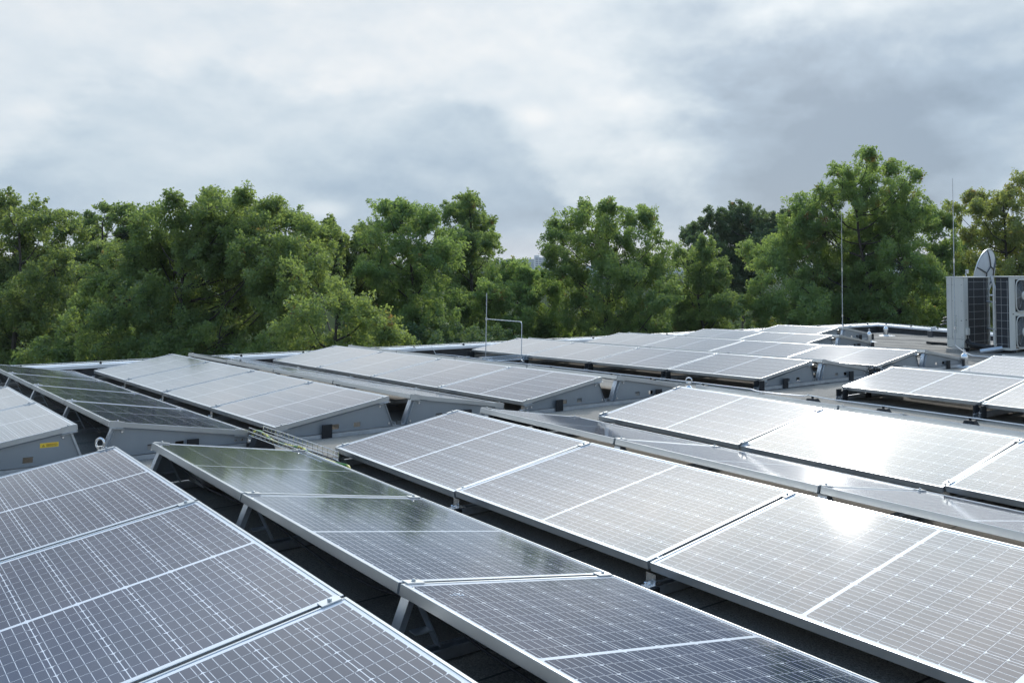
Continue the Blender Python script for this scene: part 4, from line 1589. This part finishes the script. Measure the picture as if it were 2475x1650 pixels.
def tree(label, depth, lobes, kind='mid', leaf=0.11, dens=1.0, trunk=None, cat='tree', name='broadleaf_tree', twig=True, scatter=0.8):
    """lobes: (x, y, r) of the boughs as seen in the photo (2352 px wide copy); each bough gets its own distance"""
    global TREES
    TREES += 1
    S = 2475 / 2352
    r_ = np.random.default_rng(100 + TREES)
    depth, leaf, scatter = depth * TS, leaf * TS, scatter * TS
    cs, rs = [], []
    for x, y, rp in lobes:
        D = depth + r_.uniform(-1, 1) * scatter * 2.0
        P_ = at_depth(x * S, y * S, D)
        cs.append(np.array(P_))
        rs.append(rp * S / F_PX * D * 0.95)
    cs, rs = np.array(cs), np.array(rs)
    # boughs on the far side, so that the crown is as deep as it is wide
    fw = np.array((FWD.x, FWD.y, 0.0))
    extra_c, extra_r = [], []
    for c_, q_ in zip(cs, rs):
        if r_.random() < 0.6:
            extra_c.append(c_ + fw * r_.uniform(1.0, 2.2) * scatter * 1.5 + r_.normal(size=3) * 0.25 * TS)
            extra_r.append(q_ * r_.uniform(0.7, 0.95))
    ac = np.vstack([cs, np.array(extra_c)]) if extra_c else cs
    ar = np.concatenate([rs, np.array(extra_r)]) if extra_c else rs
    mid = cs.mean(axis=0)
    if trunk is None:
        bx, by = mid[0], mid[1]
    else:
        tp = at_depth(trunk[0] * S, trunk[1] * S, depth)
        bx, by = tp.x, tp.y
    base = np.array((bx, by, GZ))
    t_ = thing(name, label, cat, tuple(base), group='trees behind the parapet')
    # leaf clumps spread over each bough
    cc, cr = [], []
    for c_, q_ in zip(ac, ar):
        n = max(6, int(24 * (q_ / (0.7 * TS)) ** 2 * dens))
        dv = r_.normal(size=(n, 3))
        dv /= np.linalg.norm(dv, axis=1, keepdims=True)
        rr_ = q_ * (0.30 + 0.90 * r_.random((n, 1)) ** 0.75)
        p_ = c_ + dv * rr_ * np.array([1, 1, 0.92])
        cc.append(p_)
        cr.append(TS * r_.uniform(0.18, 0.40, n) * (0.75 + 0.25 * min(q_ / TS, 1.4)))
        # single sprigs standing out of the outline
        m_ = max(3, int(5 * q_ / TS))
        dv = r_.normal(size=(m_, 3)) + np.array([0, 0, 0.5])
        dv /= np.linalg.norm(dv, axis=1, keepdims=True)
        cc.append(c_ + dv * q_ * r_.uniform(1.0, 1.28, (m_, 1)))
        cr.append(TS * r_.uniform(0.08, 0.18, m_))
    cc, cr = np.vstack(cc), np.concatenate(cr)
    me = leaf_mesh('foliage', cc - base, cr, 155, leaf * 0.73, M_LEAF[kind], 500 + TREES)
    inst('foliage', me, t_)
    # trunk, limbs to the boughs, twigs to the clumps
    b_ = MB()
    topz = mid[2] - base[2] + 0.4
    crown_h = cs[:, 2].max() - base[2]
    r0 = 0.0135 * crown_h
    fork = np.array((0.15, 0.1, topz * 0.62))
    ctop = np.array((mid[0] - bx, mid[1] - by, crown_h * 0.93))
    tpts = [(0, 0, 0), tuple(fork * 0.5 + np.array((0.1, -0.1, 0))), tuple(fork), tuple(fork * 0.5 + ctop * 0.5 + r_.normal(size=3) * 0.15), tuple(ctop)]
    sp_ = smooth_path(tpts, 5)
    rad_ = [r0 * (1 - 0.9 * (i / (len(sp_) - 1)) ** 0.8) + 0.012 * TS for i in range(len(sp_))]
    b_.tube(sp_, rad_, 8)
    b_.obj('trunk', M_BARK, t_, smooth=True)
    b_ = MB()
    for c_, q_ in zip(ac, ar):
        e = Vector(c_ - base)
        hgt = e.z
        # start point on the trunk lower down
        best = min(sp_, key=lambda p: abs(p.z - (hgt - 0.55 * math.hypot(e.x - p.x, e.y - p.y) - 0.3)))
        s0 = Vector(best)
        m1 = s0 * 0.55 + e * 0.45 + Vector((0, 0, -0.12 * (e - s0).length)) + Vector(r_.normal(size=3) * 0.10)
        pth_ = smooth_path([s0, m1, e], 4)
        rb = 0.018 * TS + 0.024 * q_
        b_.tube(pth_, [rb * (1 - 0.75 * i / (len(pth_) - 1)) for i in range(len(pth_))], 5, caps=False)
    if twig:
        order = r_.permutation(len(cc))[: int(len(cc) * 0.5)]
        for i in order:
            p_ = cc[i]
            j = int(np.argmin(((ac - p_) ** 2).sum(1)))
            s0, e = Vector(ac[j] - base), Vector(p_ - base)
            m1 = (s0 + e) * 0.5 + Vector(r_.normal(size=3) * 0.06)
            b_.tube([s0, m1, e], [0.012 * TS, 0.009 * TS, 0.005 * TS], 3, caps=False)
    b_.obj('branches', M_BARK, t_)
    return t_


tree('leafy tree cut off by the left edge of the picture', 30,
     [(-10, 490, 48), (12, 462, 22), (62, 520, 48), (95, 482, 22), (112, 512, 34), (30, 600, 75), (-45, 610, 80), (70, 690, 80), (0, 780, 85), (125, 620, 50), (-60, 740, 80), (60, 800, 60)], 'mid', 0.12)
tree('slim tree with pointed tops behind the broad left tree', 36,
     [(245, 500, 26), (243, 480, 14), (284, 520, 34), (286, 488, 14), (205, 530, 30), (203, 503, 14), (320, 515, 26), (180, 590, 52), (250, 600, 62), (165, 680, 70), (240, 690, 62), (110, 750, 60), (310, 590, 45), (200, 780, 60)], 'mid', 0.13)
tree('broadest leafy tree at the left, with a rounded crown', 24,
     [(415, 490, 38), (402, 462, 16), (480, 478, 36), (484, 455, 14), (555, 478, 38), (560, 453, 16), (520, 520, 50), (610, 500, 34), (650, 520, 42), (690, 530, 28), (352, 530, 40), (340, 500, 16),
      (310, 590, 52), (400, 580, 68), (500, 590, 76), (600, 600, 72), (250, 645, 50), (300, 690, 72), (400, 690, 82), (520, 690, 86), (640, 680, 76), (690, 600, 48), (215, 720, 48), (175, 765, 44), (110, 805, 36), (75, 825, 26), (150, 815, 38), (270, 790, 66), (380, 790, 76), (500, 790, 76), (620, 780, 70), (450, 540, 60), (540, 560, 60), (600, 540, 46), (380, 560, 50)], 'mid', 0.10, 1.15, (420, 700))
tree('shaded tree with thin upright tops behind the round sunlit bush', 31,
     [(760, 530, 18), (757, 515, 8), (775, 555, 30), (715, 545, 34), (720, 590, 45), (800, 590, 40), (835, 560, 24), (850, 610, 42), (770, 640, 60), (840, 680, 50), (710, 530, 22)], 'mid', 0.12)
tree('round bright tree low in front, right of the broadest tree', 21,
     [(690, 640, 42), (735, 660, 48), (700, 720, 66), (785, 700, 50), (845, 725, 46), (880, 765, 38), (905, 790, 22), (800, 780, 56), (720, 795, 60), (870, 805, 34), (640, 800, 50)], 'lime', 0.085)
tree('tree with two leafy tops left of the gap, nearer of the pair', 30,
     [(890, 500, 34), (885, 476, 16), (853, 540, 30), (908, 478, 14), (945, 505, 36), (940, 480, 16), (985, 510, 32), (930, 565, 54), (1000, 540, 34), (868, 615, 48), (960, 640, 66), (1010, 600, 50), (895, 695, 66), (990, 730, 70), (930, 780, 60)], 'mid', 0.11, 0.95, (945, 700))
tree('darker upright tree touching the gap with the distant tower', 36,
     [(1078, 482, 34), (1075, 462, 16), (1036, 492, 24), (1108, 520, 34), (1070, 550, 48), (1122, 565, 28), (1045, 610, 50), (1095, 630, 55), (1045, 700, 60), (1100, 715, 56), (1100, 770, 50)], 'mid', 0.12, 0.95)
tree('low yellowish tree in the gap in front of the distant tower', 33,
     [(1150, 640, 36), (1195, 655, 34), (1130, 690, 50), (1200, 700, 46), (1235, 665, 30), (1175, 755, 55), (1250, 740, 46), (1165, 612, 20), (1212, 628, 14), (1240, 660, 20), (1205, 645, 22), (1262, 665, 18), (1280, 770, 40)], 'lime', 0.11)
tree('tree with several pointed tops right of the distant tower', 31,
     [(1283, 545, 26), (1275, 515, 12), (1268, 585, 24), (1345, 500, 30), (1342, 478, 14), (1396, 500, 32), (1398, 476, 14), (1360, 560, 50), (1430, 560, 44), (1480, 520, 32), (1482, 498, 14), (1512, 555, 28), (1302, 620, 50), (1400, 640, 66), (1490, 620, 56), (1330, 705, 64), (1430, 720, 66), (1520, 690, 48), (1400, 775, 60), (1500, 770, 55)], 'mid', 0.105, 0.9, (1385, 700))
tree('dark dense tree with a flat rounded crown, farther back', 55,
     [(1598, 535, 32), (1650, 505, 36), (1705, 498, 36), (1755, 515, 34), (1805, 505, 34), (1850, 500, 22), (1620, 580, 46), (1700, 570, 58), (1770, 565, 50), (1690, 640, 50), (1740, 630, 40)], 'dark', 0.16, 1.0, (1705, 700))
tree('smaller tree in front of the dark dense tree', 35,
     [(1622, 585, 32), (1618, 560, 14), (1592, 640, 44), (1650, 640, 40), (1600, 710, 58), (1655, 710, 44), (1560, 735, 40), (1640, 760, 40), (1560, 590, 24)], 'mid', 0.12)
tree('tallest tree of the row, rising above all others at the right', 34,
     [(1945, 385, 26), (1990, 372, 30), (2035, 390, 30), (2000, 355, 12), (2092, 405, 18), (2085, 435, 26), (2060, 450, 38), (1935, 430, 30), (1990, 445, 52), (1885, 465, 32), (1893, 440, 16), (1848, 500, 34), (1810, 540, 40), (1900, 530, 64), (2000, 535, 76), (2090, 510, 52), (2120, 480, 26),
      (1775, 600, 48), (1870, 625, 70), (1980, 645, 86), (2080, 615, 72), (1750, 680, 48), (1845, 705, 72), (1960, 725, 80), (2070, 715, 76), (2130, 640, 48), (1740, 725, 34), (2150, 710, 45)], 'lime', 0.115, 1.0, (2000, 700))
tree('mid green tree filling in behind the lightning rods', 40,
     [(2150, 510, 34), (2185, 500, 26), (2160, 585, 48), (2200, 610, 48), (2160, 680, 50), (2215, 700, 44), (2230, 560, 26)], 'lime', 0.125)
tree('tree with turning brownish leaves at the right edge', 33,
     [(2225, 452, 14), (2240, 475, 18), (2268, 495, 34), (2290, 455, 22), (2345, 432, 34), (2390, 455, 44), (2320, 475, 40), (2255, 550, 42), (2320, 555, 58), (2395, 550, 62), (2270, 630, 48), (2345, 645, 60), (2225, 535, 22), (2410, 650, 60), (2300, 710, 60)], 'autumn', 0.11, 0.72)
# lower growth right behind the parapet
tree('low shrubs massed behind the parapet at the middle', 27, [(960, 790, 40), (1040, 785, 40), (1110, 785, 36), (1190, 790, 30), (1000, 820, 40), (1090, 815, 40)], 'dark', 0.11, cat='shrub', name='shrub')
tree('low shrubs massed behind the parapet towards the right', 38, [(1300, 775, 36), (1380, 770, 40), (1470, 760, 40), (1560, 760, 36), (1640, 755, 36), (1720, 760, 30), (1800, 750, 40), (1880, 750, 40), (1980, 750, 40), (2080, 750, 40), (2160, 755, 40)], 'dark', 0.13, cat='shrub', name='shrub')


# ------------------------------------------------------------------ air between here and the far hills
def haze():
    b_ = MB()
    b_.box((-3600, -60, GZ - 3.5), (60, 3600, 60))
    m, t = mat('pale_haze')
    v = t.node('ShaderNodeVolumePrincipled', {'Color': (0.80, 0.88, 1.0), 'Density': 0.00013, 'Anisotropy': 0.2})
    t.node('ShaderNodeOutputMaterial', {'Volume': v.outputs[0]})
    o = b_.obj('haze', m)
    o['kind'] = 'stuff'


haze()
